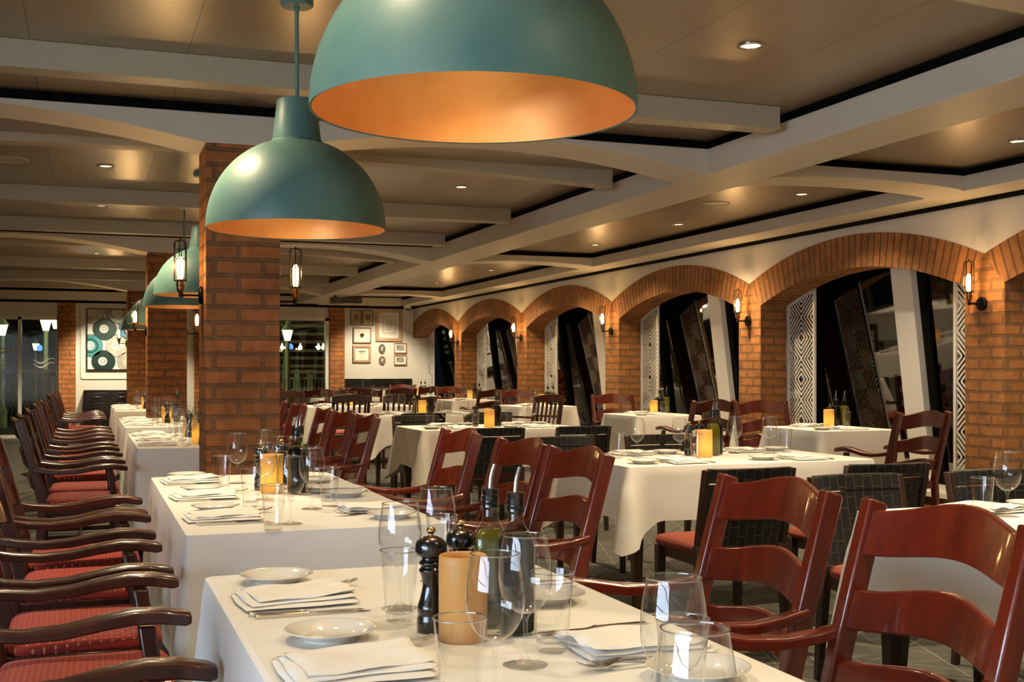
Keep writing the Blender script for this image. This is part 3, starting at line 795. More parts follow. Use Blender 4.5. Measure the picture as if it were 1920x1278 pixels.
# ================================================================ wall lights
def sconce():
    # local: back plate on the plane x = 0, arm reaches towards -x
    r = thing('wall_lamp', '', 'wall lamp')
    b = MB(); b.lathe([(0.052, 0), (0.052, 0.012), (0.044, 0.020), (0.001, 0.022)], 28)
    b.v = [(-z, x, y) for x, y, z in b.v]; b.build('back_plate', M['iron'], r, smooth='auto', angle=35)
    b = MB(); b.tube([(-0.015, 0, 0), (-0.105, 0, 0.0), (-0.12, 0, 0.006), (-0.122, 0, 0.03)], 0.0065, 10)
    b.lathe([(0.012, -0.012), (0.014, 0), (0.012, 0.012)], 12, c=(-0.118, 0, 0), caps=True); b.build('arm', M['iron'], r, smooth='auto')
    cx = -0.122
    b = MB(); b.lathe([(0.010, 0.012), (0.017, 0.022), (0.021, 0.030), (0.021, 0.052), (0.026, 0.055), (0.026, 0.060), (0.021, 0.062), (0.021, 0.078), (0.030, 0.082), (0.030, 0.087), (0.001, 0.088)], 20, c=(cx, 0, 0)); b.build('socket', M['brass'], r, smooth='auto', angle=35)
    b = MB(); b.lathe([(0.010, 0.088), (0.0165, 0.105), (0.0180, 0.15), (0.0170, 0.195), (0.009, 0.215), (0.001, 0.220)], 18, c=(cx, 0, 0)); b.build('bulb', M['bulb'], r, smooth=True)
    b = MB()
    for k in range(6):
        a = 2*pi*k/6 + 0.3; x, y = cx + 0.036*cos(a), 0.036*sin(a)
        b.tube([(cx + 0.032*cos(a), 0.032*sin(a), 0.078), (x, y, 0.086), (x, y, 0.295), (cx + 0.030*cos(a), 0.030*sin(a), 0.306), (cx, 0, 0.310)], 0.0030, 6)
    for z in (0.086, 0.205):
        b.tube([(cx + 0.036*cos(2*pi*k/18), 0.036*sin(2*pi*k/18), z) for k in range(19)], 0.0022, 5)
    b.lathe([(0.007, 0.306), (0.006, 0.320), (0.001, 0.324)], 8, c=(cx, 0, 0)); b.build('cage', M['iron'], r, smooth=True)
    return r
SC = Kind(sconce)
names = ['nearest', 'second', 'third', 'fourth', 'fifth']
for k in range(6):
    y = 6.93 + 3.24*k if k < 5 else 3.67
    lab = ('caged filament wall lamp on the %s brick pier of the arched wall' % (names[k] if k < 5 else '')) if k < 5 else 'caged filament wall lamp on the brick pier just beyond the right frame edge'
    SC.put((XR - 0.002, y, 1.716), 0, lab, 'caged wall lamps on the arched wall')
    light('POINT', 'wall_lamp_light', (XR - 0.19, y, 1.87), 6.5, (1.0, 0.60, 0.24), 0.02)
pl = ['near', 'second', 'third']
for i, y in enumerate([6.71, 13.19, 19.67]):
    yy = y + 0.205
    SC.put((0.63, yy, 1.655), 0, 'caged filament wall lamp on the left face of the %s brick pillar' % pl[i], 'caged wall lamps on the brick pillars')
    SC.put((1.04, yy, 1.630), pi, 'caged filament wall lamp on the right face of the %s brick pillar' % pl[i], 'caged wall lamps on the brick pillars')
    light('POINT', 'wall_lamp_light', (0.63 - 0.19, yy, 1.82), 5.0, (1.0, 0.60, 0.24), 0.02)
    light('POINT', 'wall_lamp_light', (1.04 + 0.19, yy, 1.80), 5.0, (1.0, 0.60, 0.24), 0.02)

# ================================================================ pictures on the far wall
M['frame_wood'] = noisy('light wood frame', (0.42, 0.26, 0.14), (0.50, 0.32, 0.18), 10, 0.5)
M['frame_dark'] = noisy('bronze wood frame', (0.20, 0.125, 0.06), (0.27, 0.17, 0.09), 10, 0.4)
M['paper'] = pmat('cream paper', (0.75, 0.70, 0.58), 0.8)
M['mount'] = pmat('white picture mount', (0.80, 0.77, 0.70), 0.8)
M['sepia'] = noisy('sepia print', (0.30, 0.22, 0.10), (0.52, 0.42, 0.22), 25, 0.7)
M['greyprint'] = noisy('grey landscape print', (0.12, 0.11, 0.09), (0.42, 0.39, 0.33), 14, 0.7)
M['ink'] = pmat('ink', (0.16, 0.13, 0.10), 0.8)
YP = YF
def picture(x0p, x1p, y0p, y1p, fw, frame, inner, label, art=None, mount=0.0):
    x0, x1 = fx(x0p), fx(x1p); xm = (x0p + x1p)/2
    z1, z0 = fz(xm, y0p), fz(xm, y1p)
    r = thing('framed_picture', label, 'picture', ((x0 + x1)/2, YP, (z0 + z1)/2))
    w_, h_ = (x1 - x0)/2, (z1 - z0)/2; d = 0.045
    b = MB()
    b.box(-w_, w_, -d, 0, h_ - fw, h_); b.box(-w_, w_, -d, 0, -h_, -h_ + fw); b.box(-w_, -w_ + fw, -d, 0, -h_ + fw, h_ - fw); b.box(w_ - fw, w_, -d, 0, -h_ + fw, h_ - fw)
    b.build('frame', frame, r, bevel=0.004)
    b = MB(); b.box(-w_ + fw, w_ - fw, -0.018, -0.004, -h_ + fw, h_ - fw)
    b.build('mount', M['mount'] if mount else inner, r)
    if mount:
        iw, ih = w_ - fw - mount, h_ - fw - mount
        b = MB(); b.box(-iw, iw, -0.021, -0.018, -ih, ih); b.build('print', inner, r)
    else: iw, ih = w_ - fw, h_ - fw
    if art:
        b = MB(); art(b, iw, ih); b.build('drawing', M['ink'], r)
    return r
def art_lines(b, w_, h_):
    z = h_*0.55
    rr = random.Random(3)
    while z > -h_*0.6:
        l = w_*(0.35 + 0.3*rr.random()); b.box(-l, l, -0.0225, -0.021, z, z + 0.006); z -= 0.028
def art_border(b, w_, h_):
    for k in (0.80,):
        b.box(-w_*k, w_*k, -0.0225, -0.021, h_*k, h_*k + .006); b.box(-w_*k, w_*k, -0.0225, -0.021, -h_*k, -h_*k + .006)
        b.box(-w_*k, -w_*k + .006, -0.0225, -0.021, -h_*k, h_*k); b.box(w_*k - .006, w_*k, -0.0225, -0.021, -h_*k, h_*k)
    art_lines(b, w_*0.9, h_*0.9)
def art_small(b, w_, h_):
    for i, (x, z) in enumerate([(-.2, .0), (0, .05), (.2, .0), (-.1, .15), (.1, .15), (-.12, -.25), (.05, -.25)]):
        b.box(w_*x - .015, w_*x + .015, -0.0225, -0.018, h_*z - .02, h_*z + .02)
def art_caption(b, w_, h_):
    b.box(-w_*0.62, w_*0.62, -0.0225, -0.021, h_*0.35, h_*0.35 + 0.022); b.box(-w_*0.4, w_*0.4, -0.0225, -0.021, h_*0.05, h_*0.05 + 0.008)
def art_scroll(b, w_, h_):
    pts = [(w_*0.5*(1 - i/40)*cos(i*0.45), -0.022, h_*0.5*(1 - i/40)*sin(i*0.45)) for i in range(40)]
    b.tube(pts, 0.006, 4)
picture(656.8, 677.5, 581, 609.5, 0.018, M['frame_dark'], M['sepia'], 'small sepia print in bronze frame, upper left of the wall group', art_scroll, 0.0)
picture(679.4, 700.3, 581, 609.5, 0.018, M['frame_dark'], M['sepia'], 'small sepia print in bronze frame, beside the large wooden frame', art_scroll, 0.0)
picture(704, 753.5, 579.5, 639.5, 0.065, M['frame_wood'], M['paper'], 'largest framed picture, a wide light wood frame with cream document', art_border, 0.05)
picture(661.5, 695.3, 613.5, 643, 0.020, M['frame_dark'], M['paper'], 'white picture with tiny coloured emblem in thin frame, left column middle', art_small, 0.02)
picture(661.2, 694.7, 647, 679, 0.045, M['frame_wood'], M['paper'], 'lowest picture of the left column, captioned card in deep wooden frame', art_caption, 0.03)
picture(738.5, 761.6, 642.5, 661.7, 0.016, M['frame_wood'], M['greyprint'], 'small grey landscape print, upper of the right pair', None, 0.035)
picture(738.5, 761.6, 665, 683.7, 0.016, M['frame_wood'], M['greyprint'], 'small grey landscape print, lower of the right pair', None, 0.035)
for (px, py, rx, ry, lab) in ((716, 654, 6.2, 9.0, 'upper oval cameo plaque in dark silver frame'), (716.3, 675.5, 6.2, 8.2, 'lower oval cameo plaque in bronze frame')):
    x, z = fx(px), fz(px, py); sx = fx(px + rx) - x; sz = fz(px, py - ry) - z
    r = thing('oval_plaque', lab, 'plaque', (x, YP, z))
    b = MB(); n = 36; rings = []
    for (k, d) in ((1.0, 0), (1.0, -0.02), (0.9, -0.035), (0.78, -0.02)):
        rings.append([(sx*k*cos(2*pi*j/n), d, sz*k*sin(2*pi*j/n)) for j in range(n)])
    b.loft(rings, caps=False); b.build('frame', M['frame_dark'] if 'lower' in lab else pmat('dark silver', (0.16, 0.15, 0.13), 0.35, metal=0.7), r, smooth=True)
    b = MB(); b.loft([[(sx*.8*cos(2*pi*j/n), d, sz*.8*sin(2*pi*j/n)) for j in range(n)] for d in (-0.003, -0.018)]); b.build('backing', M['ink'], r)
    b = MB(); b.tube([(sx*.1, -.022, -sz*.5), (-sx*.25, -.026, -sz*.1), (sx*.1, -.028, sz*.15), (-sx*.1, -.024, sz*.5)], [sx*.28, sx*.22, sx*.25, sx*.1], 8); b.build('relief_figure', M['mount'], r, smooth=True)
# long black wall panel below the pictures
b = MB(); b.box(4.80, 6.17, YF - 0.05, YF, 0.885, 1.055); tag(b.build('seat_back_rail', M['blackgloss'], bevel=0.006), 'long black upholstered back rail along the wall under the framed pictures', 'wall rail')

# large painting of round glass plates
M['ringdark'] = noisy('dark teal paint', (0.003, 0.018, 0.020), (0.008, 0.040, 0.038), 10, 0.3)
M['ringteal'] = noisy('teal paint', (0.02, 0.17, 0.20), (0.05, 0.26, 0.28), 12, 0.3)
M['ringblue'] = noisy('blue paint', (0.03, 0.13, 0.24), (0.08, 0.30, 0.42), 12, 0.3)
M['ringgreen'] = noisy('green paint', (0.02, 0.14, 0.07), (0.06, 0.25, 0.14), 12, 0.3)
M['ringgrey'] = noisy('warm grey paint', (0.30, 0.27, 0.21), (0.48, 0.44, 0.36), 12, 0.5)
M['canvas'] = pmat('canvas ground', (0.74, 0.72, 0.64), 0.8)
x0, z1, z0 = fx(164), fz(200, 580), fz(200, 692); H = z1 - z0; x1 = x0 + H*1.02
r = thing('painting', 'large square painting of round blue, green and grey glass shapes on the far wall', 'painting', (0, YP, 0))
b = MB(); b.box(x0 - .015, x1 + .015, -0.05, 0, z0 - .015, z0); b.box(x0 - .015, x1 + .015, -0.05, 0, z1, z1 + .015); b.box(x0 - .015, x0, -0.05, 0, z0, z1); b.box(x1, x1 + .015, -0.05, 0, z0, z1); b.build('frame', M['iron'], r)
b = MB(); b.box(x0, x1, -0.030, 0, z0, z1); b.build('canvas', M['canvas'], r)
mats = [M['ringdark'], M['ringteal'], M['ringblue'], M['ringgreen'], M['ringgrey'], M['canvas'], M['ink']]
b = MB()
RR = 0.148*H*1.12
def disc(cx, cz, rad, mi, y, rin=0.0):
    n = 40; vs = []; fs = []
    def cl(px, pz): return (min(x1, max(x0, px)), min(z1, max(z0, pz)))
    for k, rr_ in enumerate((rad, rin)):
        for j in range(n):
            px, pz = cl(cx + rr_*cos(2*pi*j/n), cz + rr_*sin(2*pi*j/n)); vs.append((px, y, pz))
    fs = [(j, (j+1) % n, n + (j+1) % n, n + j) for j in range(n)]
    if rin == 0: fs = [tuple(range(n))]
    b.add(vs, fs, mi)
# positions as fractions of the canvas (u right, v down)
rows = [(0.05, [(0.08, 4), (0.48, 3), (0.88, 0)]), (0.33, [(0.27, 0), (0.68, 2), (1.09, 4)]), (0.61, [(0.05, 1), (0.48, 4), (0.90, 4)]), (0.87, [(0.25, 0), (0.66, 4), (1.06, 1)])]
for v, row in rows:
    for u, mi in row:
        cx, cz = x0 + u*H, z1 - v*H
        rad = 0.195*H
        disc(cx, cz, rad, 6, -0.0305); disc(cx, cz, rad*0.94, mi, -0.0312)
        if mi in (3, 4): disc(cx, cz, rad*0.86, 4, -0.0318); disc(cx, cz, rad*0.60, mi, -0.0324, rad*0.54); disc(cx, cz, rad*0.75, 6, -0.0324, rad*0.735)
        else: disc(cx, cz, rad*0.62, 0, -0.0318, rad*0.50); 
        ox, oz = cx - rad*0.06, cz + rad*0.02
        disc(ox, oz, rad*0.36, 5, -0.0330); disc(ox, oz, rad*0.27, 6 if mi != 1 else 0, -0.0336, rad*0.23); disc(ox + rad*.03, oz, rad*0.17, mi if mi != 4 else 6, -0.0342, rad*0.12)
b.build('glass_motifs', mats, r)
# plaster picture surround and black sideboard
b = MB(); xs0, xs1 = x0 - 0.10, x1 + 0.10
for (a, c, e, f) in ((xs0 - 0.02, xs0, z0 - 0.16, 2.44), (xs1, xs1 + 0.02, z0 - 0.16, 2.44), (xs0, xs1, z0 - 0.18, z0 - 0.16)): b.box(a, c, YF - 0.02, YF, e, f)
struct('trim_4', b, M['plaster'])
r = thing('sideboard', 'black sideboard with drawers under the large painting', 'sideboard', (0, YF - 0.02, 0))
cx0, cx1 = fx(158), 1.25; ct = fz(200, 730)
b = MB(); b.box(cx0, cx1, -0.42, 0, 0.06, ct - 0.03); b.build('body', M['blackgloss'], r, bevel=0.004)
b = MB(); b.box(cx0 - 0.01, cx1 + 0.01, -0.44, 0, ct - 0.03, ct); b.build('top', M['blackgloss'], r, bevel=0.004)
b = MB(); b.box(cx0 + .04, cx1 - .04, -0.38, -0.02, 0, 0.06); b.build('plinth', M['black'], r)
for j in range(3):
    a = cx0 + 0.02 + j*(cx1 - cx0 - 0.02)/3; c = a + (cx1 - cx0 - 0.02)/3 - 0.02
    b = MB(); b.box(a, c, -0.435, -0.42, ct - 0.21, ct - 0.05); dr = b.build('drawer', M['blackgloss'], r, bevel=0.004)
    b = MB(); m = (a + c)/2; b.tube([(m - .07, -0.437, ct - .125), (m - .07, -0.455, ct - .125), (m + .07, -0.455, ct - .125), (m + .07, -0.437, ct - .125)], 0.006, 8); b.build('handle', M['chrome'], dr, smooth=True)
    b = MB(); b.box(a, c, -0.435, -0.42, 0.08, ct - 0.23); b.build('cupboard_door', M['blackgloss'], r, bevel=0.004)
# ================================================================ chairs (local: sitter faces +y, origin on the floor under the seat)
def rear_y(z):   # rake of the back posts
    return -0.215 if z < 0.46 else -0.215 - (z - 0.46)*0.27
def ladder_chair(mat, fab, arms=True):
    r = thing('ladder_back_armchair', '', 'chair')
    HW = 0.262
    for s in (-1, 1):
        b = MB(); pts = []
        for z, y, t in ((0, -0.27, .018), (0.2, -0.235, .021), (0.44, -0.215, .023), (0.6, rear_y(.6), .024), (0.78, rear_y(.78), .024), (0.945, rear_y(.945), .022)):
            pts.append(((s*(HW - 0.019), y, z), (1, 0, 0), (0, 1, 0.0), t))
        rings = []
        for i, (p, sd, up, t) in enumerate(pts):
            x, y, z = p; dz = 0.016 if i == len(pts) - 1 else 0
            rings.append([(x - .018, y - t - .004, z - dz), (x + .018, y - t - .004, z - dz), (x + .018, y + t, z), (x - .018, y + t, z)])
        b.loft(rings); b.build('rear_post', mat, r, bevel=0.006, seg=3)
        # front leg rising to the arm
        b = MB(); rings = []
        for z, y, t in ((0, 0.205, .017), (0.40, 0.185, .022), (0.635, 0.15, .019)):
            x = s*(HW - 0.022); rings.append([(x - t*.8, y - t, z), (x + t*.8, y - t, z), (x + t*.8, y + t, z), (x - t*.8, y + t, z)])
        b.loft(rings); b.build('front_leg', mat, r, bevel=0.005)
        if arms:
            b = MB(); rings = []
            prof = [(-0.275, .655, .014, .019), (-0.20, .640, .014, .020), (-0.12, .632, .014, .022), (-0.03, .637, .015, .026), (0.05, .652, .016, .029), (0.12, .662, .017, .031), (0.18, .660, .017, .031), (0.235, .650, .016, .028), (0.25, .648, .011, .022)]
            for i, (y, z, th, wd) in enumerate(prof):
                x = s*(HW - 0.015 + 0.012*sin(pi*(y + .27)/.52))
                rings.append([(x - wd, y, z - th), (x + wd, y, z - th), (x + wd, y, z + th*.6), (x + wd*.6, y, z + th), (x - wd*.6, y, z + th), (x - wd, y, z + th*.6)])
            b.loft(rings); b.build('armrest', mat, r, bevel=0.004)
        b = MB(); b.box(s*(HW - .03) - .010, s*(HW - .03) + .010, -0.22, 0.19, 0.145, 0.175); b.build('side_stretcher', mat, r, bevel=0.003)
    for z, hh, rise in ((0.868, 0.050, 0.034), (0.700, 0.043, 0.030), (0.555, 0.034, 0.024)):
        b = MB(); rings = []; n = 16
        for i in range(n + 1):
            t = -1 + 2*i/n; x = t*(HW - 0.034)
            bow = 0.052*(1 - t*t); up = rise*(cos(pi*t) + 1)/2
            zt = z + hh + up; zb = z - hh + up*0.62
            y1 = rear_y(zt) - bow; y0 = rear_y(zb) - bow
            rings.append([(x, y0 - .010, zb), (x, y0 + .010, zb), (x, y1 + .008, zt), (x, y1 - .010, zt)])
        b.loft(rings); b.build('back_slat', mat, r, bevel=0.004)
    # seat rails and cushion
    b = MB(); b.box(-HW + .03, HW - .03, 0.165, 0.195, 0.385, 0.435); b.box(-HW + .03, HW - .03, -0.225, -0.195, 0.385, 0.435)
    b.box(-HW + .014, -HW + .036, -0.2, 0.18, 0.385, 0.435); b.box(HW - .036, HW - .014, -0.2, 0.18, 0.385, 0.435)
    b.box(-HW + .03, HW - .03, -0.03, -0.01, 0.14, 0.17)
    b.build('seat_frame', mat, r, bevel=0.004)
    cushion(r, fab, HW - .008, -0.205, 0.225, 0.425, 0.06)
    return r
def cushion(r, fab, hw, y0, y1, z, h):
    b = MB(); rings = []; n = 44
    yc, hy = (y0 + y1)/2, (y1 - y0)/2
    for k, (sc, zz) in enumerate(((0.93, 0), (0.985, .010), (1.0, .022), (0.985, .036), (0.94, .047), (0.80, .055), (0.5, .060), (0.15, .062))):
        ring = []
        for j in range(n):
            a = 2*pi*j/n; ca, sa = cos(a), sin(a); e = 0.22
            x = abs(ca)**e*(1 if ca > 0 else -1); y = abs(sa)**e*(1 if sa > 0 else -1)
            tap = 0.95 + 0.05*(y + 1)/2
            ring.append((x*hw*sc*tap, yc + y*hy*sc, z + zz*h/0.062))
        rings.append(ring)
    b.loft(rings); b.build('seat_cushion', fab, r, smooth=True)
def woven_chair():
    r = thing('woven_back_chair', '', 'chair'); mat = M['darkwood']; HW = 0.225
    for s in (-1, 1):
        for (ya, yb, zt, nm) in ((0.185, 0.175, 0.42, 'leg'), (-0.25, -0.205, 0.46, 'leg')):
            b = MB(); rings = []
            for z, y, t in ((0, ya, .014), (zt, yb, .022)):
                x = s*(HW - .02); rings.append([(x - t, y - t, z), (x + t, y - t, z), (x + t, y + t, z), (x - t, y + t, z)])
            b.loft(rings); b.build(nm, mat, r, bevel=0.003)
        b = MB(); rings = []
        for z, y in ((0.44, -0.205), (0.62, -0.245), (0.80, -0.285)):
            x = s*(HW - .014); rings.append([(x - .013, y - .018, z), (x + .013, y - .018, z), (x + .013, y + .018, z), (x - .013, y + .018, z)])
        b.loft(rings); b.build('back_post', mat, r, bevel=0.003)
    b = MB(); b.box(-HW + .02, HW - .02, -0.21, 0.19, 0.37, 0.425); b.build('seat_frame', mat, r, bevel=0.004)
    def panel(za, zb, ex, th):
        b = MB(); rings = []; n = 14
        for i in range(n + 1):
            t = -1 + 2*i/n; x = t*(HW - .027 + ex); bow = 0.030*(1 - t*t)
            ring = []
            m = 5
            for q in range(m):
                z = za + (zb - za)*q/(m - 1); y = -0.205 - (z - .44)*0.222 - bow; ring.append((x, y - th, z))
            for q in range(m - 1, -1, -1):
                z = za + (zb - za)*q/(m - 1); y = -0.205 - (z - .44)*0.222 - bow; ring.append((x, y + th, z))
            rings.append(ring)
        b.loft(rings); return b
    panel(0.455, 0.735, 0, .009).build('woven_back', M['leather'], r, smooth='auto')
    panel(0.742, 0.805, 0.004, .016).build('top_band', M['leather'], r, smooth='auto', bevel=0.004)
    cushion(r, M['rustfab'], HW + .004, -0.20, 0.225, 0.415, 0.062)
    return r
def slat_chair():
    r = thing('slat_back_chair', '', 'chair'); mat = M['mahog2']; HW = 0.24
    for s in (-1, 1):
        b = MB(); rings = []
        for z, y, t in ((0, -0.25, .016), (0.44, -0.21, .020), (0.90, -0.30, .017)):
            x = s*(HW - .02); rings.append([(x - .018, y - t, z), (x + .018, y - t, z), (x + .018, y + t, z), (x - .018, y + t, z)])
        b.loft(rings); b.build('rear_post', mat, r, bevel=0.004)
        b = MB(); x = s*(HW - .02); b.box(x - .017, x + .017, 0.16, 0.195, 0, 0.64); b.build('front_leg', mat, r, bevel=0.004)
        b = MB(); b.box(x - .022, x + .022, -0.25, 0.22, 0.635, 0.662); b.build('armrest', mat, r, bevel=0.004)
    b = MB(); rings = []
    for i in range(13):
        t = -1 + 2*i/12; x = t*(HW - .005); z1 = 0.905 + .030*(1 - t*t)
        rings.append([(x, -.318 - .015*(1 - t*t), 0.835), (x, -.280 - .015*(1 - t*t), 0.835), (x, -.290 - .015*(1 - t*t), z1), (x, -.325 - .015*(1 - t*t), z1)])
    b.loft(rings); b.build('top_rail', mat, r, bevel=0.004)
    b = MB(); b.box(-HW + .03, HW - .03, -.255, -.235, .50, .55); b.build('lower_rail', mat, r, bevel=0.003)
    for i in range(6):
        x = -HW + .065 + i*(2*HW - .13)/5
        b = MB(); b.hexa([(x - .014, -.255, .53), (x + .014, -.255, .53), (x + .014, -.242, .53), (x - .014, -.242, .53), (x - .014, -.315, .85), (x + .014, -.315, .85), (x + .014, -.300, .85), (x - .014, -.300, .85)]); b.build('back_spindle', mat, r)
    b = MB(); b.box(-HW + .02, HW - .02, -.22, .18, .385, .43); b.build('seat_frame', mat, r, bevel=0.004)
    cushion(r, M['redfab'], HW - .01, -0.20, 0.215, 0.42, 0.05)
    return r
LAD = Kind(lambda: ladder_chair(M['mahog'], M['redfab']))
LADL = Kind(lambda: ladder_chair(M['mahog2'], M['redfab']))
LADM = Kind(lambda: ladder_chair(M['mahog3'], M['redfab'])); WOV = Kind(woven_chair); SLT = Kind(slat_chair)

# left row, facing the tables (+x)
rowL = [(2.08, 'lowest in the picture, only an arm end showing'), (3.10, 'nearest fully seen'), (3.76, 'second from the camera'), (4.56, 'third from the camera'), (5.20, 'fourth from the camera'),
        (7.56, 'fifth, at the third table'), (8.22, 'sixth, at the third table'), (9.30, 'seventh, beside the gap after the third table'), (10.62, 'eighth, at the fourth table'), (11.3, 'ninth, at the fourth table'), (11.98, 'tenth, at the fourth table'),
        (14.6, 'eleventh, at the last table'), (15.3, 'twelfth, at the last table'), (16.0, 'thirteenth, at the last table'), (16.7, 'farthest, at the last table')]
for y, d in rowL:
    LADL.put((-0.012, y, 0), -pi/2 + R.uniform(-.02, .02), 'shade-darkened mahogany armchair of the left row, ' + d, 'mahogany armchairs along the left row')
# right side of the left row, facing the tables (-x)
rowR = [(1.965, 'largest, cut by the right frame edge'), (2.625, 'second largest, beside the nearest table'), (3.93, 'nearer of the pair before the second table'), (4.51, 'middle of the three at the second table'), (5.36, 'farthest at the second table'),
        (7.33, 'nearest of the trio behind the near pillar'), (8.02, 'middle of the trio behind the near pillar'), (8.74, 'farthest of the trio behind the near pillar'), (10.0, 'just right of the near brick pillar, at the fourth table'), (11.0, 'half hidden by the near brick pillar'), (11.8, 'mostly hidden behind the near brick pillar')]
for y, d in rowR:
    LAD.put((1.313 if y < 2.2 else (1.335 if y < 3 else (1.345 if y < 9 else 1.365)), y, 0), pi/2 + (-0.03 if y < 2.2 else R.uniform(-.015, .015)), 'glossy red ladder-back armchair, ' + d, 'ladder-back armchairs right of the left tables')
# woven chairs
wov = [(2.72, 4.72, 0, 'near side of the middle table, left of two'), (3.44, 4.72, 0, 'near side of the middle table, right of two'),
       (2.95, 3.72, pi, 'far side of the right edge table, left of two'), (3.62, 3.72, pi, 'far side of the right edge table, right of two'),
       (2.85, 6.62, pi, 'far side of the middle table, left of two'), (3.52, 6.62, pi, 'far side of the middle table, right of two'),
       (2.85, 8.45, 0, 'near side of the second middle table, left of two'), (3.55, 8.45, 0, 'near side of the second middle table, right of two'),
       (2.9, 10.35, pi, 'far side of the second middle table, left of two'), (3.6, 10.35, pi, 'far side of the second middle table, right of two'),
       (3.14, 11.45, 0, 'near side of the third middle table, left of two'), (3.84, 11.45, 0, 'near side of the third middle table, right of two')]
for x, y, rz, d in wov:
    WOV.put((x, y, 0), rz + R.uniform(-.03, .03), 'black woven leather-back chair, ' + d, 'woven leather-back chairs at the middle tables')
for x, y, d in ((3.08, 14.55, 'left'), (3.72, 14.55, 'right')):
    SLT.put((x, y, 0), 0, 'dark slat-back chair before the bright white far table, %s of two' % d, 'slat-back chairs at the far tables')
SLT.put((2.75, 16.5, 0), pi + .1, 'slat-back chair behind the bright far table, right of the near pillar', 'slat-back chairs at the far tables')
SLT.put((3.5, 16.6, 0), pi, 'slat-back chair behind the bright far table, its right end', 'slat-back chairs at the far tables')
SLT.put((5.25, 13.65, 0), 0.35, 'slat-back chair before the third window table, back to the camera', 'slat-back chairs at the far tables')
# window table chairs
ar = ['nearest', 'second', 'third', 'fourth', 'fifth']
for k in range(5):
    if k != 2:
        LADM.put((5.43 if k == 0 else 5.64, 7.02 if k == 0 else 7.04 + 3.24*k, 0), 0.15, 'ladder-back armchair on the near side of the %s arch window table' % ar[k], 'ladder-back armchairs at the window tables')
    LADM.put((5.80, 9.0 + 3.24*k, 0), pi - 0.10, 'ladder-back armchair on the far side of the %s arch window table' % ar[k], 'ladder-back armchairs at the window tables')
LADM.put((5.75, 5.35, 0), pi - 0.25, 'ladder-back armchair at the right frame edge before the nearest brick pier', 'ladder-back armchairs at the window tables')
for x, y, rz, d in ((2.6, 17.7, 0.1, 'left of three'), (3.3, 17.7, 0.0, 'middle of three'), (4.0, 17.7, -.1, 'right of three')):
    LADM.put((x, y, 0), rz, 'ladder-back armchair near the picture wall, %s in the far middle' % d, 'ladder-back armchairs in the far middle')
for x, y, rz, d in ((4.0, 18.5, 0.0, 'left one'), (4.7, 18.5, 0.1, 'right one')):
    LADM.put((x, y, 0), rz, 'ladder-back armchair below the framed pictures, %s of the pair' % d, 'ladder-back armchairs in the far middle')

# ================================================================ tables and cloths
def cloth_mb(x0, x1, y0, y1, drop, seed=0, flare=0.05, z=0.752):
    rr = random.Random(seed); b = MB()
    cx, cy = (x0 + x1)/2, (y0 + y1)/2; hx, hy = (x1 - x0)/2, (y1 - y0)/2
    rc = 0.018
    # perimeter samples: (x, y, nx, ny, distance to the nearest corner, phase)
    P = []
    def side(ax, ay, bx, by, nx, ny):
        L = sqrt((bx - ax)**2 + (by - ay)**2); n = max(10, int(L/0.035))
        for i in range(n + 1):
            t = i/n; P.append((ax + (bx - ax)*t, ay + (by - ay)*t, nx, ny, min(t, 1 - t)*L + 0.03))
    corners = [(hx - rc, -hy + rc, -90), (hx - rc, hy - rc, 0), (-hx + rc, hy - rc, 90), (-hx + rc, -hy + rc, 180)]
    side(-hx + rc, -hy, hx - rc, -hy, 0, -1)
    for j in range(1, 6): a = radians(-90 + 15*j); P.append((hx - rc + rc*cos(a), -hy + rc + rc*sin(a), cos(a), sin(a), 0.01*abs(j - 3)))
    side(hx, -hy + rc, hx, hy - rc, 1, 0)
    for j in range(1, 6): a = radians(15*j); P.append((hx - rc + rc*cos(a), hy - rc + rc*sin(a), cos(a), sin(a), 0.01*abs(j - 3)))
    side(hx - rc, hy, -hx + rc, hy, 0, 1)
    for j in range(1, 6): a = radians(90 + 15*j); P.append((-hx + rc + rc*cos(a), hy - rc + rc*sin(a), cos(a), sin(a), 0.01*abs(j - 3)))
    side(-hx, hy - rc, -hx, -hy + rc, -1, 0)
    for j in range(1, 6): a = radians(180 + 15*j); P.append((-hx + rc + rc*cos(a), -hy + rc + rc*sin(a), cos(a), sin(a), 0.01*abs(j - 3)))
    ph = [rr.uniform(0, 6.28) for _ in range(4)]
    n = len(P); rows = 12; rings = []
    for k in range(rows + 1):
        t = k/rows; ring = []
        s = 0.0; px, py = P[0][0], P[0][1]
        for i, (x, y, nx, ny, dc) in enumerate(P):
            s += sqrt((x - px)**2 + (y - py)**2); px, py = x, y
            cor = math.exp(-(dc/0.060)**2)                 # the corner cone
            dip = math.exp(-((dc - 0.15)/0.060)**2)        # hollow next to the cone
            wav = 0.5*(sin(s*9.0 + ph[0]) + sin(s*15.7 + ph[1])*0.6 + sin(s*4.1 + ph[2]))
            out = 0.006 + (t**0.9)*(0.010 + flare*2.0*cor - 0.020*dip + 0.010*wav*(1 - cor)) * min(1.0, t*3 + .2)
            out = max(out, 0.004)
            dr = drop + 0.15*max(0.0, 1 - dc/0.19)**1.25 + 0.006*wav
            zz = z - 0.008 - dr*t
            if k == 0: out, zz = 0.0, z - 0.003
            ring.append((cx + x + nx*out, cy + y + ny*out, zz))
        rings.append(ring)
    b.loft(rings, caps=False)
    top = [(cx + x - nx*0.010, cy + y - ny*0.010, z) for (x, y, nx, ny, dc) in P]
    b.loft([top, rings[0]], caps=False)
    b.add(top, [tuple(range(n))])
    return b
TB = {}
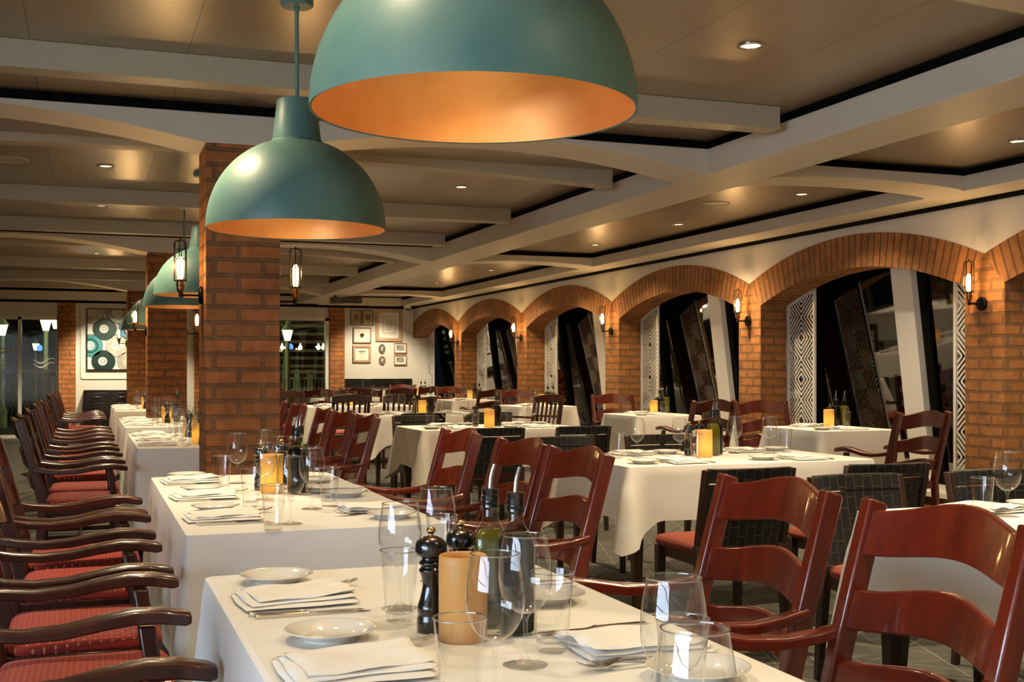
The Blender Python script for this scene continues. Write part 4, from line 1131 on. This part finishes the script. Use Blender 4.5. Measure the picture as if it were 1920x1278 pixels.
def table(key, x0, x1, y0, y1, drop, desc, legs=True, seed=1):
    t = thing('dining_table', 'dark wooden dining table under white cloth, ' + desc, 'table', ((x0 + x1)/2, (y0 + y1)/2, 0))
    hx, hy = (x1 - x0)/2, (y1 - y0)/2
    b = MB(); b.box(-hx + .012, hx - .012, -hy + .012, hy - .012, 0.715, 0.745); b.build('tabletop', M['darkwood'], t)
    b = MB(); b.box(-hx + .06, hx - .06, -hy + .06, -hy + .08, 0.64, 0.715); b.box(-hx + .06, hx - .06, hy - .08, hy - .06, 0.64, 0.715); b.box(-hx + .06, -hx + .08, -hy + .06, hy - .06, 0.64, 0.715); b.box(hx - .08, hx - .06, -hy + .06, hy - .06, 0.64, 0.715)
    b.build('apron', M['darkwood'], t)
    for sx in (-1, 1):
        for sy in (-1, 1):
            b = MB(); x, y = sx*(hx - .085), sy*(hy - .085)
            b.loft([[(x - q, y - q, z), (x + q, y - q, z), (x + q, y + q, z), (x - q, y + q, z)] for z, q in ((0, .018), (.64, .033), (.715, .033))]); b.build('leg', M['darkwood'], t, bevel=.003)
    c = cloth_mb(-hx, hx, -hy, hy, drop, seed, 0.022 if key in ('T1', 'T2', 'T3', 'T4', 'T5') else 0.045); o = c.build('tablecloth', M['linen'], smooth='auto', angle=60, loc=((x0 + x1)/2, (y0 + y1)/2, 0))
    tag(o, 'white linen tablecloth hanging over the ' + TN[key], 'tablecloth')
    TB[key] = (x0, x1, y0, y1)
TN = dict(T1='nearest left row table', T2='second left row table', T3='third left row table', T4='fourth left row table', T5='last left row table',
          RA='right edge table', R1='middle table nearest the camera', M2='second middle table', M3='third middle table', B1='bright far middle table', M4='far table below the pictures',
          W1='nearest arch window table', W2='second arch window table', W3='third arch window table', W4='fourth arch window table', W5='fifth arch window table')
table('T1', .26, 1.045, 0.72, 2.80, .40, 'nearest of the left row', seed=3)
table('T2', .275, 1.065, 3.52, 5.46, .47, 'second of the left row', seed=5)
table('T3', .30, 1.07, 7.48, 9.22, .47, 'third of the left row, beyond the near pillar', seed=7)
table('T4', .31, 1.07, 10.25, 12.2, .47, 'fourth of the left row', seed=8)
table('T5', .33, 1.07, 14.3, 16.8, .47, 'last of the left row', seed=9)
table('RA', 2.47, 3.95, 2.35, 3.36, .32, 'at the right frame edge', seed=11)
table('R1', 2.52, 3.98, 5.24, 6.14, .27, 'middle one nearest the camera', seed=12)
table('M2', 2.50, 3.90, 8.95, 9.78, .30, 'second in the middle', seed=13)
table('M3', 2.80, 4.15, 11.95, 12.75, .30, 'third in the middle', seed=14)
table('B1', 2.68, 4.15, 15.0, 15.95, .40, 'brightly lit in the far middle', seed=15)
table('M4', 3.6, 5.0, 19.0, 19.9, .35, 'below the framed pictures', seed=21)
table('W1', 5.40, 6.12, 7.75, 8.62, .42, 'by the nearest window', seed=16)
table('W2', 5.36, 6.12, 10.95, 11.8, .42, 'by the second window', seed=17)
table('W3', 5.30, 6.1, 14.25, 15.1, .42, 'by the third window', seed=18)
table('W4', 5.36, 6.12, 17.4, 18.3, .42, 'by the fourth window', seed=19)
table('W5', 5.36, 6.12, 20.6, 21.5, .42, 'by the fifth window', seed=20)
# ================================================================ tableware (origins on the table surface)
TZ = 0.7525
def arc_profile(pts, sub=4):
    """Catmull-Rom through (r, z) points"""
    out = []
    for i in range(len(pts) - 1):
        p0 = pts[max(0, i-1)]; p1 = pts[i]; p2 = pts[i+1]; p3 = pts[min(len(pts)-1, i+2)]
        for k in range(sub):
            t = k/sub
            out.append(tuple(0.5*((2*p1[j]) + (-p0[j] + p2[j])*t + (2*p0[j] - 5*p1[j] + 4*p2[j] - p3[j])*t*t + (-p0[j] + 3*p1[j] - 3*p2[j] + p3[j])*t**3) for j in (0, 1)))
    out.append(pts[-1]); return out
def wine_glass():
    r = thing('wine_glass', '', 'wine glass')
    bowl = arc_profile([(0.004, 0.084), (0.016, 0.087), (0.030, 0.099), (0.040, 0.118), (0.0435, 0.138), (0.0425, 0.165), (0.0375, 0.198), (0.0352, 0.211)], 4)
    b = MB(); b.lathe(bowl, 36); b.build('bowl', M['glass'], r, smooth=True)
    b = MB(); b.lathe([(0.0350, 0.2095), (0.0350, 0.2115), (0.0364, 0.2115), (0.0364, 0.2095), (0.0350, 0.2095)], 36)
    b.build('rim', M['rimglass'], r, smooth=True)
    st = arc_profile([(0.0370, 0.0012), (0.030, 0.0030), (0.015, 0.0060), (0.0055, 0.013), (0.0036, 0.026), (0.0034, 0.055), (0.0045, 0.074), (0.0090, 0.084), (0.004, 0.0875), (0.0005, 0.088)], 3)
    b = MB(); b.lathe([(0.0005, 0.0), (0.036, 0.0)] + st, 28); b.build('stem', M['thick'], r, smooth='auto', angle=50)
    return r
def tumbler():
    r = thing('tumbler', '', 'tumbler')
    b = MB(); b.lathe(arc_profile([(0.0265, 0.012), (0.0285, 0.035), (0.0325, 0.085), (0.0372, 0.135)], 3), 32); b.build('glass_wall', M['glass'], r, smooth=True)
    b = MB(); b.lathe([(0.0366, 0.1335), (0.0366, 0.1358), (0.0382, 0.1358), (0.0382, 0.1335), (0.0366, 0.1335)], 32); b.build('rim', M['rimglass'], r, smooth=True)
    b = MB(); b.lathe([(0.0005, 0.0), (0.0235, 0.0), (0.0258, 0.002), (0.0272, 0.018), (0.0255, 0.0185), (0.018, 0.014), (0.0005, 0.013)], 28); b.build('glass_base', M['thick'], r, smooth='auto', angle=50)
    return r
def plate():
    r = thing('bread_plate', '', 'plate')
    b = MB(); b.lathe(arc_profile([(0.0005, 0.0055), (0.045, 0.0055), (0.053, 0.0085), (0.066, 0.0155), (0.080, 0.0205), (0.0815, 0.0195), (0.079, 0.0180), (0.062, 0.0115), (0.050, 0.004), (0.048, 0.0), (0.044, 0.0), (0.0435, 0.0030), (0.0005, 0.0030)], 3), 44)
    b.build('dish', M['china'], r, smooth=True)
    return r
def fork_mb():
    b = MB()
    # handle to shoulders, along +u (x); the tines end at x = +0.095
    pts = [(-0.100, .0048, .0018), (-0.095, .0060, .0019), (-0.060, .0045, .003), (-0.02, .0030, .006), (0.02, .0026, .010), (0.035, .0060, .0100), (0.048, .0115, .0075)]
    rings = []
    for x, w_, z in pts: rings.append([(x, -w_, z), (x, w_, z), (x, w_, z + .0022), (x, -w_, z + .0022)])
    b.loft(rings)
    for k in range(4):
        y = -0.0096 + k*0.0064
        rings = []
        for x, z, w_ in ((0.046, .0078, .0019), (0.062, .0062, .0016), (0.080, .0085, .0013), (0.095, .0145, .0008)):
            rings.append([(x, y - w_, z), (x, y + w_, z), (x, y + w_, z + .0018), (x, y - w_, z + .0018)])
        b.loft(rings)
    return b
FORK = [None]; KNIFE = [None]
def fork():
    o = fork_mb().build('fork', M['chrome'], smooth='auto'); o['category'] = 'fork'; return o
def knife():
    b = MB(); rings = []
    for x, w_, h in ((-0.115, .004, .004), (-0.110, .0065, .0065), (-0.06, .0060, .0065), (-0.015, .0050, .0060), (-0.008, .0062, .0066), (0.0, .0045, .0045), (0.01, .0070, .0022), (0.07, .0088, .0016), (0.100, .0070, .0014), (0.112, .0015, .0012)):
        rings.append([(x, -w_, 0.0), (x, w_*.85, 0.0), (x, w_*.85, h), (x, -w_, h)])
    b.loft(rings)
    o = b.build('table_knife', M['chrome'], smooth='auto'); o['category'] = 'knife'; return o
def napkin_kind(seed):
    def mk():
        rr = random.Random(seed); b = MB()
        # layers of folded cotton; long side along u (x)
        layers = [(0.0, 0.0, 0.118, 0.098, 0.0), (0.004, 0.006, 0.112, 0.088, 0.05), (0.012, 0.010, 0.104, 0.080, 0.09)]
        z = 0.0004
        for li, (ox, oy, hx, hy, rot) in enumerate(layers):
            n, m = 16, 12; th = 0.0080 + 0.0005*li
            ph = [rr.uniform(0, 6.28) for _ in range(5)]
            def surf(i, j, up):
                u = -1 + 2*i/n; v = -1 + 2*j/m
                e = max(abs(u), abs(v)); edge = sqrt(max(0.0, 1 - max(0.0, (e - .93)/.07)**2))
                x = u*hx*(1 + 0.02*sin(3*v + ph[0])); y = v*hy*(1 + 0.025*sin(4*u + ph[1]))
                zz = 0.0015*sin(5*u + ph[2])*cos(3*v + ph[3])*(0.4 + li*.5) + 0.0035*li*max(0.0, u)*(0.5 + .5*sin(6*v + ph[4]))
                zz = max(zz, -0.001) if li == 0 else zz
                h = z + th*0.5 + (th*0.5*edge if up else -th*0.5*edge) + zz + 0.001
                c, s = cos(rot), sin(rot)
                return (ox + x*c - y*s, oy + x*s + y*c, max(h, 0.0003))
            vs = [surf(i, j, True) for i in range(n+1) for j in range(m+1)] + [surf(i, j, False) for i in range(n+1) for j in range(m+1)]
            o = (n+1)*(m+1); fs = []
            for i in range(n):
                for j in range(m):
                    a = i*(m+1)+j; fs.append((a, a+m+1, a+m+2, a+1)); fs.append((o+a, o+a+1, o+a+m+2, o+a+m+1))
            for i in range(n):
                for j in (0, m):
                    a = i*(m+1)+j; fs.append((a, a+m+1, o+a+m+1, o+a))
            for j in range(m):
                for i in (0, n):
                    a = i*(m+1)+j; fs.append((a, a+1, o+a+1, o+a))
            b.add(vs, fs); z += th*0.72
        o = b.build('folded_napkin', M['napkin'], smooth='auto', angle=75); o['category'] = 'napkin'; return o
    return mk
def pepper_mill():
    r = thing('pepper_mill', '', 'pepper mill')
    b = MB(); b.lathe(arc_profile([(0.0255, 0.0), (0.0262, 0.02), (0.0235, 0.032)], 2) + arc_profile([(0.0240, 0.034), (0.0252, 0.045), (0.0200, 0.062), (0.0158, 0.085), (0.0185, 0.103), (0.0225, 0.112), (0.0180, 0.119), (0.0222, 0.125), (0.0175, 0.131), (0.0165, 0.134)], 4), 28, caps=True)
    b.build('body', M['pepper'], r, smooth='auto', angle=50)
    b = MB(); b.lathe(arc_profile([(0.0165, 0.1345), (0.0275, 0.141), (0.0292, 0.152), (0.0265, 0.164), (0.016, 0.172), (0.005, 0.1745)], 4), 28, caps=True); b.build('head', M['pepper'], r, smooth=True)
    b = MB(); b.lathe(arc_profile([(0.006, 0.174), (0.0045, 0.178), (0.0078, 0.182), (0.0085, 0.186), (0.005, 0.190), (0.0005, 0.191)], 3), 16); b.build('knob', M['gold'], r, smooth=True)
    return r
def candle(on):
    def mk():
        r = thing('pillar_candle', '', 'candle')
        b = MB(); b.lathe([(0.0005, 0.0), (0.042, 0.0), (0.0435, 0.002), (0.0432, 0.138), (0.0425, 0.1485), (0.041, 0.150), (0.0385, 0.148), (0.036, 0.132), (0.020, 0.126), (0.0005, 0.125)], 40)
        b.build('wax', M['candle'] if on else M['candle_off'], r, smooth='auto', angle=50)
        b = MB(); b.tube([(0, 0, 0.124), (0.001, 0, 0.134), (0.003, 0, 0.139)], 0.0012, 6); b.build('wick', M['black'], r)
        return r
    return mk
def bottle(liquid, lname):
    def mk():
        r = thing('pouring_bottle', '', 'bottle')
        def ring(h, z, p):     # rounded square
            out = []
            for j in range(28):
                a = 2*pi*j/28; c, s = cos(a), sin(a); k = (abs(c)**p + abs(s)**p)**(-1/p); out.append((h*c*k, h*s*k, z))
            return out
        shell = [(0.029, 0.001, 6), (0.0312, 0.005, 6), (0.0312, 0.170, 6), (0.0295, 0.186, 5), (0.0235, 0.200, 3.4), (0.0165, 0.212, 2.4), (0.0148, 0.222, 2), (0.0150, 0.243, 2)]
        b = MB(); b.loft([ring(*q) for q in shell]); b.build('glass_body', M['greenglass'], r, smooth='auto', angle=60)
        liq = [(0.0275, 0.006, 6), (0.0295, 0.010, 6), (0.0295, 0.168, 6), (0.0265, 0.183, 5), (0.020, 0.193, 3.5)]
        b = MB(); b.loft([ring(*q) for q in liq]); b.build(lname, liquid, r, smooth='auto', angle=60)
        b = MB(); b.lathe([(0.0168, 0.238), (0.0168, 0.247), (0.0160, 0.248), (0.0160, 0.251), (0.0172, 0.252), (0.0172, 0.262), (0.0160, 0.263), (0.0165, 0.266), (0.0168, 0.274), (0.012, 0.276), (0.0005, 0.276)], 22); b.build('stopper', M['pepper'], r, smooth='auto', angle=40)
        b = MB(); b.tube([(0, 0, 0.275), (0, 0, 0.283), (0.001, 0, 0.297), (0.004, 0, 0.312), (0.008, 0, 0.324)], [0.0058, 0.0050, 0.0046, 0.0042, 0.0040], 12); b.build('pourer', M['chrome'], r, smooth='auto', angle=60)
        for ch in kids(r): ch.scale = (0.97, 0.97, 0.93)
        return r
    return mk
WG = Kind(wine_glass); TG = Kind(tumbler); PL = Kind(plate); FK = Kind(fork); KN = Kind(knife)
NP = [Kind(napkin_kind(s)) for s in (1, 2, 3, 4)]
PM = Kind(pepper_mill); CN = Kind(candle(True)); CF = Kind(candle(False)); OB = Kind(bottle(M['oliveoil'], 'olive_oil')); VB = Kind(bottle(M['vinegar'], 'dark_vinegar'))

def place(x, y, face, pos, tk, rnd, wine=(0.19, -0.10), tumb=(0.155, -0.185), two=False, show=('plate', 'napkin', 'fork', 'knife', 'wine', 'tumbler'), wz=None, tz_=None):
    """one cover; face = direction the sitter looks (angle of +u), pos = words naming the place"""
    c, s = cos(face), sin(face)
    def W(u, v): return (x + u*c - v*s, y + u*s + v*c, TZ)
    tn = TN[tk]; j = lambda a: rnd.uniform(-a, a)
    at = '%s, %s' % (pos, tn)
    if 'napkin' in show:
        NP[rnd.randrange(4)].put(W(j(.01), j(.01)), face + j(.08), 'folded white napkin at the ' + at, 'folded napkins')
    if 'plate' in show:
        PL.put(W(0.005 + j(.01), 0.225 + j(.008)), 0, 'small white bread plate at the ' + at, 'bread plates')
    if 'fork' in show:
        FK.put(W(0.075 + j(.006), 0.128), face + j(.05), 'steel fork left of the napkin, ' + at, 'forks')
        if two: FK.put(W(0.050, 0.106 + j(.003)) , face + 0.10, 'second steel fork nearest the napkin, ' + at, 'forks')
    if 'knife' in show:
        KN.put(W(0.01 + j(.006), -0.125), face + j(.03), 'steel table knife right of the napkin, ' + at, 'table knives')
        if two: KN.put(W(0.02, -0.148), face + j(.03), 'outer steel table knife, ' + at, 'table knives')
    if 'wine' in show:
        p = wz or W(*wine)
        WG.put((p[0], p[1], TZ), j(3), 'clear stemmed wine glass at the ' + at, 'wine glasses')
    if 'tumbler' in show:
        p = tz_ or W(*tumb)
        TG.put((p[0], p[1], TZ), j(3), 'clear straight tumbler at the ' + at, 'water tumblers')

rn = random.Random(11)
# --- nearest table
E_, Wd = 0.0, pi           # facing +x / facing -x
place(.400, 2.43, E_, 'far left place', 'T1', rn, two=True, wz=(.592, 2.283), tz_=(.562, 2.170))
place(.400, 1.84, E_, 'middle left place', 'T1', rn, two=True, wz=(.560, 1.612), tz_=(.488, 1.552))
place(.90, 2.47, Wd, 'far right place', 'T1', rn, two=True, wz=(.747, 2.552), tz_=(.790, 2.655))
place(.895, 1.83, Wd, 'middle right place', 'T1', rn, two=True, wz=(.669, 1.775), tz_=(.746, 1.850))
place(.895, 1.26, Wd, 'near right place', 'T1', rn, two=True, wz=(.712, 1.347), tz_=(.775, 1.440))
WG.put((.592, 1.074, TZ), 0, 'clear wine glass lowest in the picture, nearest left row table', 'wine glasses')
# --- second table
place(.42, 5.16, E_, 'far left place', 'T2', rn, wz=(.601, 5.03), tz_=(.515, 4.80))
place(.42, 4.52, E_, 'middle left place', 'T2', rn, wz=(.623, 4.373), tz_=(.544, 4.169))
place(.42, 3.86, E_, 'near left place', 'T2', rn, two=True, wz=(.598, 3.647), tz_=(.527, 3.530))
place(.93, 5.15, Wd, 'far right place', 'T2', rn, wz=(.746, 5.27), tz_=(.83, 5.36))
place(.93, 4.60, Wd, 'middle right place', 'T2', rn, wz=(.735, 4.74), tz_=(.86, 4.83))
place(.93, 3.92, Wd, 'near right place', 'T2', rn, two=True, wz=(.732, 4.020), tz_=(.805, 4.095))
# --- further left row tables
for tk, ys in (('T3', (7.80, 8.38, 8.95)), ('T4', (10.6, 11.2, 11.85)), ('T5', (14.7, 15.4, 16.2))):
    for q, y in enumerate(ys):
        nm = ('near', 'middle', 'far')[q]
        place(.44, y, E_, nm + ' left place', tk, rn)
        place(.93, y, Wd, nm + ' right place', tk, rn, show=('plate', 'napkin', 'wine', 'tumbler') if tk != 'T5' else ('napkin', 'wine'))
def centre(tk, items, pos=''):
    lab = {'mill': 'black pepper mill with brass knob', 'mill2': 'second black mill with brass knob', 'candle': 'glowing amber pillar candle', 'oil': 'olive oil bottle with steel pourer', 'vin': 'dark vinegar bottle with steel pourer'}
    for kind, x, y in items:
        k = {'mill': PM, 'mill2': PM, 'candle': CF if tk == 'T1' else CN, 'oil': OB, 'vin': VB}[kind]
        l = lab[kind] if not (tk == 'T1' and kind == 'candle') else 'unlit looking amber pillar candle'
        k.put((x, y, TZ), rn.uniform(-.3, .3) if kind in ('oil', 'vin') else rn.uniform(-3, 3), '%s on the %s' % (l, TN[tk]),
              {'mill': 'pepper mills', 'mill2': 'pepper mills', 'candle': 'pillar candles', 'oil': 'oil and vinegar bottles', 'vin': 'oil and vinegar bottles'}[kind])
centre('T1', [('mill', .594, 2.065), ('mill2', .675, 2.14), ('candle', .630, 1.985), ('oil', .712, 2.075), ('vin', .733, 1.995)])
centre('T2', [('mill', .655, 4.72), ('mill2', .765, 4.90), ('candle', .680, 4.60), ('oil', .80, 4.66), ('vin', .765, 4.53)])
centre('T3', [('mill', .69, 8.595), ('candle', .70, 8.685), ('vin', .79, 8.66), ('oil', .785, 8.745), ('mill2', .70, 7.665)])
CN.put((.69, 7.83, TZ), 0, 'second glowing amber pillar candle on the third left row table', 'pillar candles')
centre('T4', [('candle', .69, 11.0), ('mill', .69, 10.92), ('vin', .78, 11.05)])
centre('T5', [('candle', .69, 15.10), ('mill', .69, 15.02), ('vin', .78, 15.10)])
# --- middle tables: sitters face +y on the near side and -y on the far side
Nn, Ss = pi/2, -pi/2
def mid(tk, xs, wines=None, items=None, skipfar=False, show=('plate', 'napkin', 'fork', 'knife', 'wine', 'tumbler')):
    x0, x1, y0, y1 = TB[tk]
    for q, x in enumerate(xs):
        nm = ('left', 'right')[q] if len(xs) == 2 else ('left', 'middle', 'right')[q]
        place(x, y0 + .15, Nn, 'near %s place' % nm, tk, rn, wine=(.20, -.06), tumb=(.23, -.18), show=show, **(wines or {}).get(('n', q), {}))
        if not skipfar: place(x, y1 - .15, Ss, 'far %s place' % nm, tk, rn, wine=(.20, -.06), tumb=(.23, -.18), show=show, **(wines or {}).get(('f', q), {}))
mid('R1', (2.90, 3.62), {('n', 0): dict(wz=(3.05, 5.70), tz_=(3.095, 5.60)), ('f', 0): dict(wz=(2.84, 5.80), tz_=(2.71, 5.77)),
                         ('n', 1): dict(wz=(3.68, 5.80), tz_=(3.82, 5.85)), ('f', 1): dict(wz=(3.50, 5.88), tz_=(3.42, 6.00))})
centre('R1', [('mill', 3.16, 5.80), ('mill2', 3.27, 5.88), ('candle', 3.185, 5.67), ('oil', 3.29, 5.76), ('vin', 3.345, 5.82)])
mid('RA', (2.86, 3.55), {('f', 0): dict(wz=(2.823, 3.037), tz_=(2.690, 3.002))})
centre('RA', [('mill', 3.2, 2.82), ('candle', 3.22, 2.70), ('oil', 3.12, 2.86)])
mid('M2', (2.86, 3.52), {('n', 0): dict(wz=(2.80, 9.28), tz_=(2.66, 9.27)), ('f', 0): dict(wz=(2.98, 9.35), tz_=(3.06, 9.3)), ('n', 1): dict(wz=(3.50, 9.30), tz_=(3.72, 9.2)), ('f', 1): dict(wz=(3.62, 9.45), tz_=(3.40, 9.42))})
centre('M2', [('mill', 3.10, 9.42), ('candle', 3.155, 9.22), ('vin', 3.25, 9.30)])
mid('M3', (3.15, 3.82)); centre('M3', [('mill', 3.38, 12.42), ('candle', 3.44, 12.30), ('vin', 3.55, 12.36)])
mid('B1', (3.06, 3.75)); centre('B1', [('mill', 3.30, 15.50), ('mill2', 3.42, 15.56), ('candle', 3.34, 15.40), ('vin', 3.50, 15.45)])
mid('M4', (3.95, 4.65), show=('napkin', 'wine', 'tumbler')); centre('M4', [('candle', 4.2, 19.3), ('vin', 4.35, 19.3)])
for q, tk in enumerate(('W1', 'W2', 'W3', 'W4', 'W5')):
    x0, x1, y0, y1 = TB[tk]; xm = (x0 + x1)/2
    sh = ('plate', 'napkin', 'fork', 'knife', 'tumbler') if q == 0 else ('plate', 'napkin', 'fork', 'wine', 'tumbler')
    place(xm - .03, y0 + .15, Nn, 'near place', tk, rn, wine=(.20, .06), tumb=(.20, -.14), show=sh)
    place(xm - .03, y1 - .15, Ss, 'far place', tk, rn, wine=(.20, .06), tumb=(.14, -.20), show=sh)
    xx = 5.84; ym = (y0 + y1)/2 + .06
    centre(tk, [('candle', xx - .04, ym), ('mill', xx + .06, ym + .12), ('vin', xx + .05, ym + .03), ('oil', xx + .12, ym + .01)])
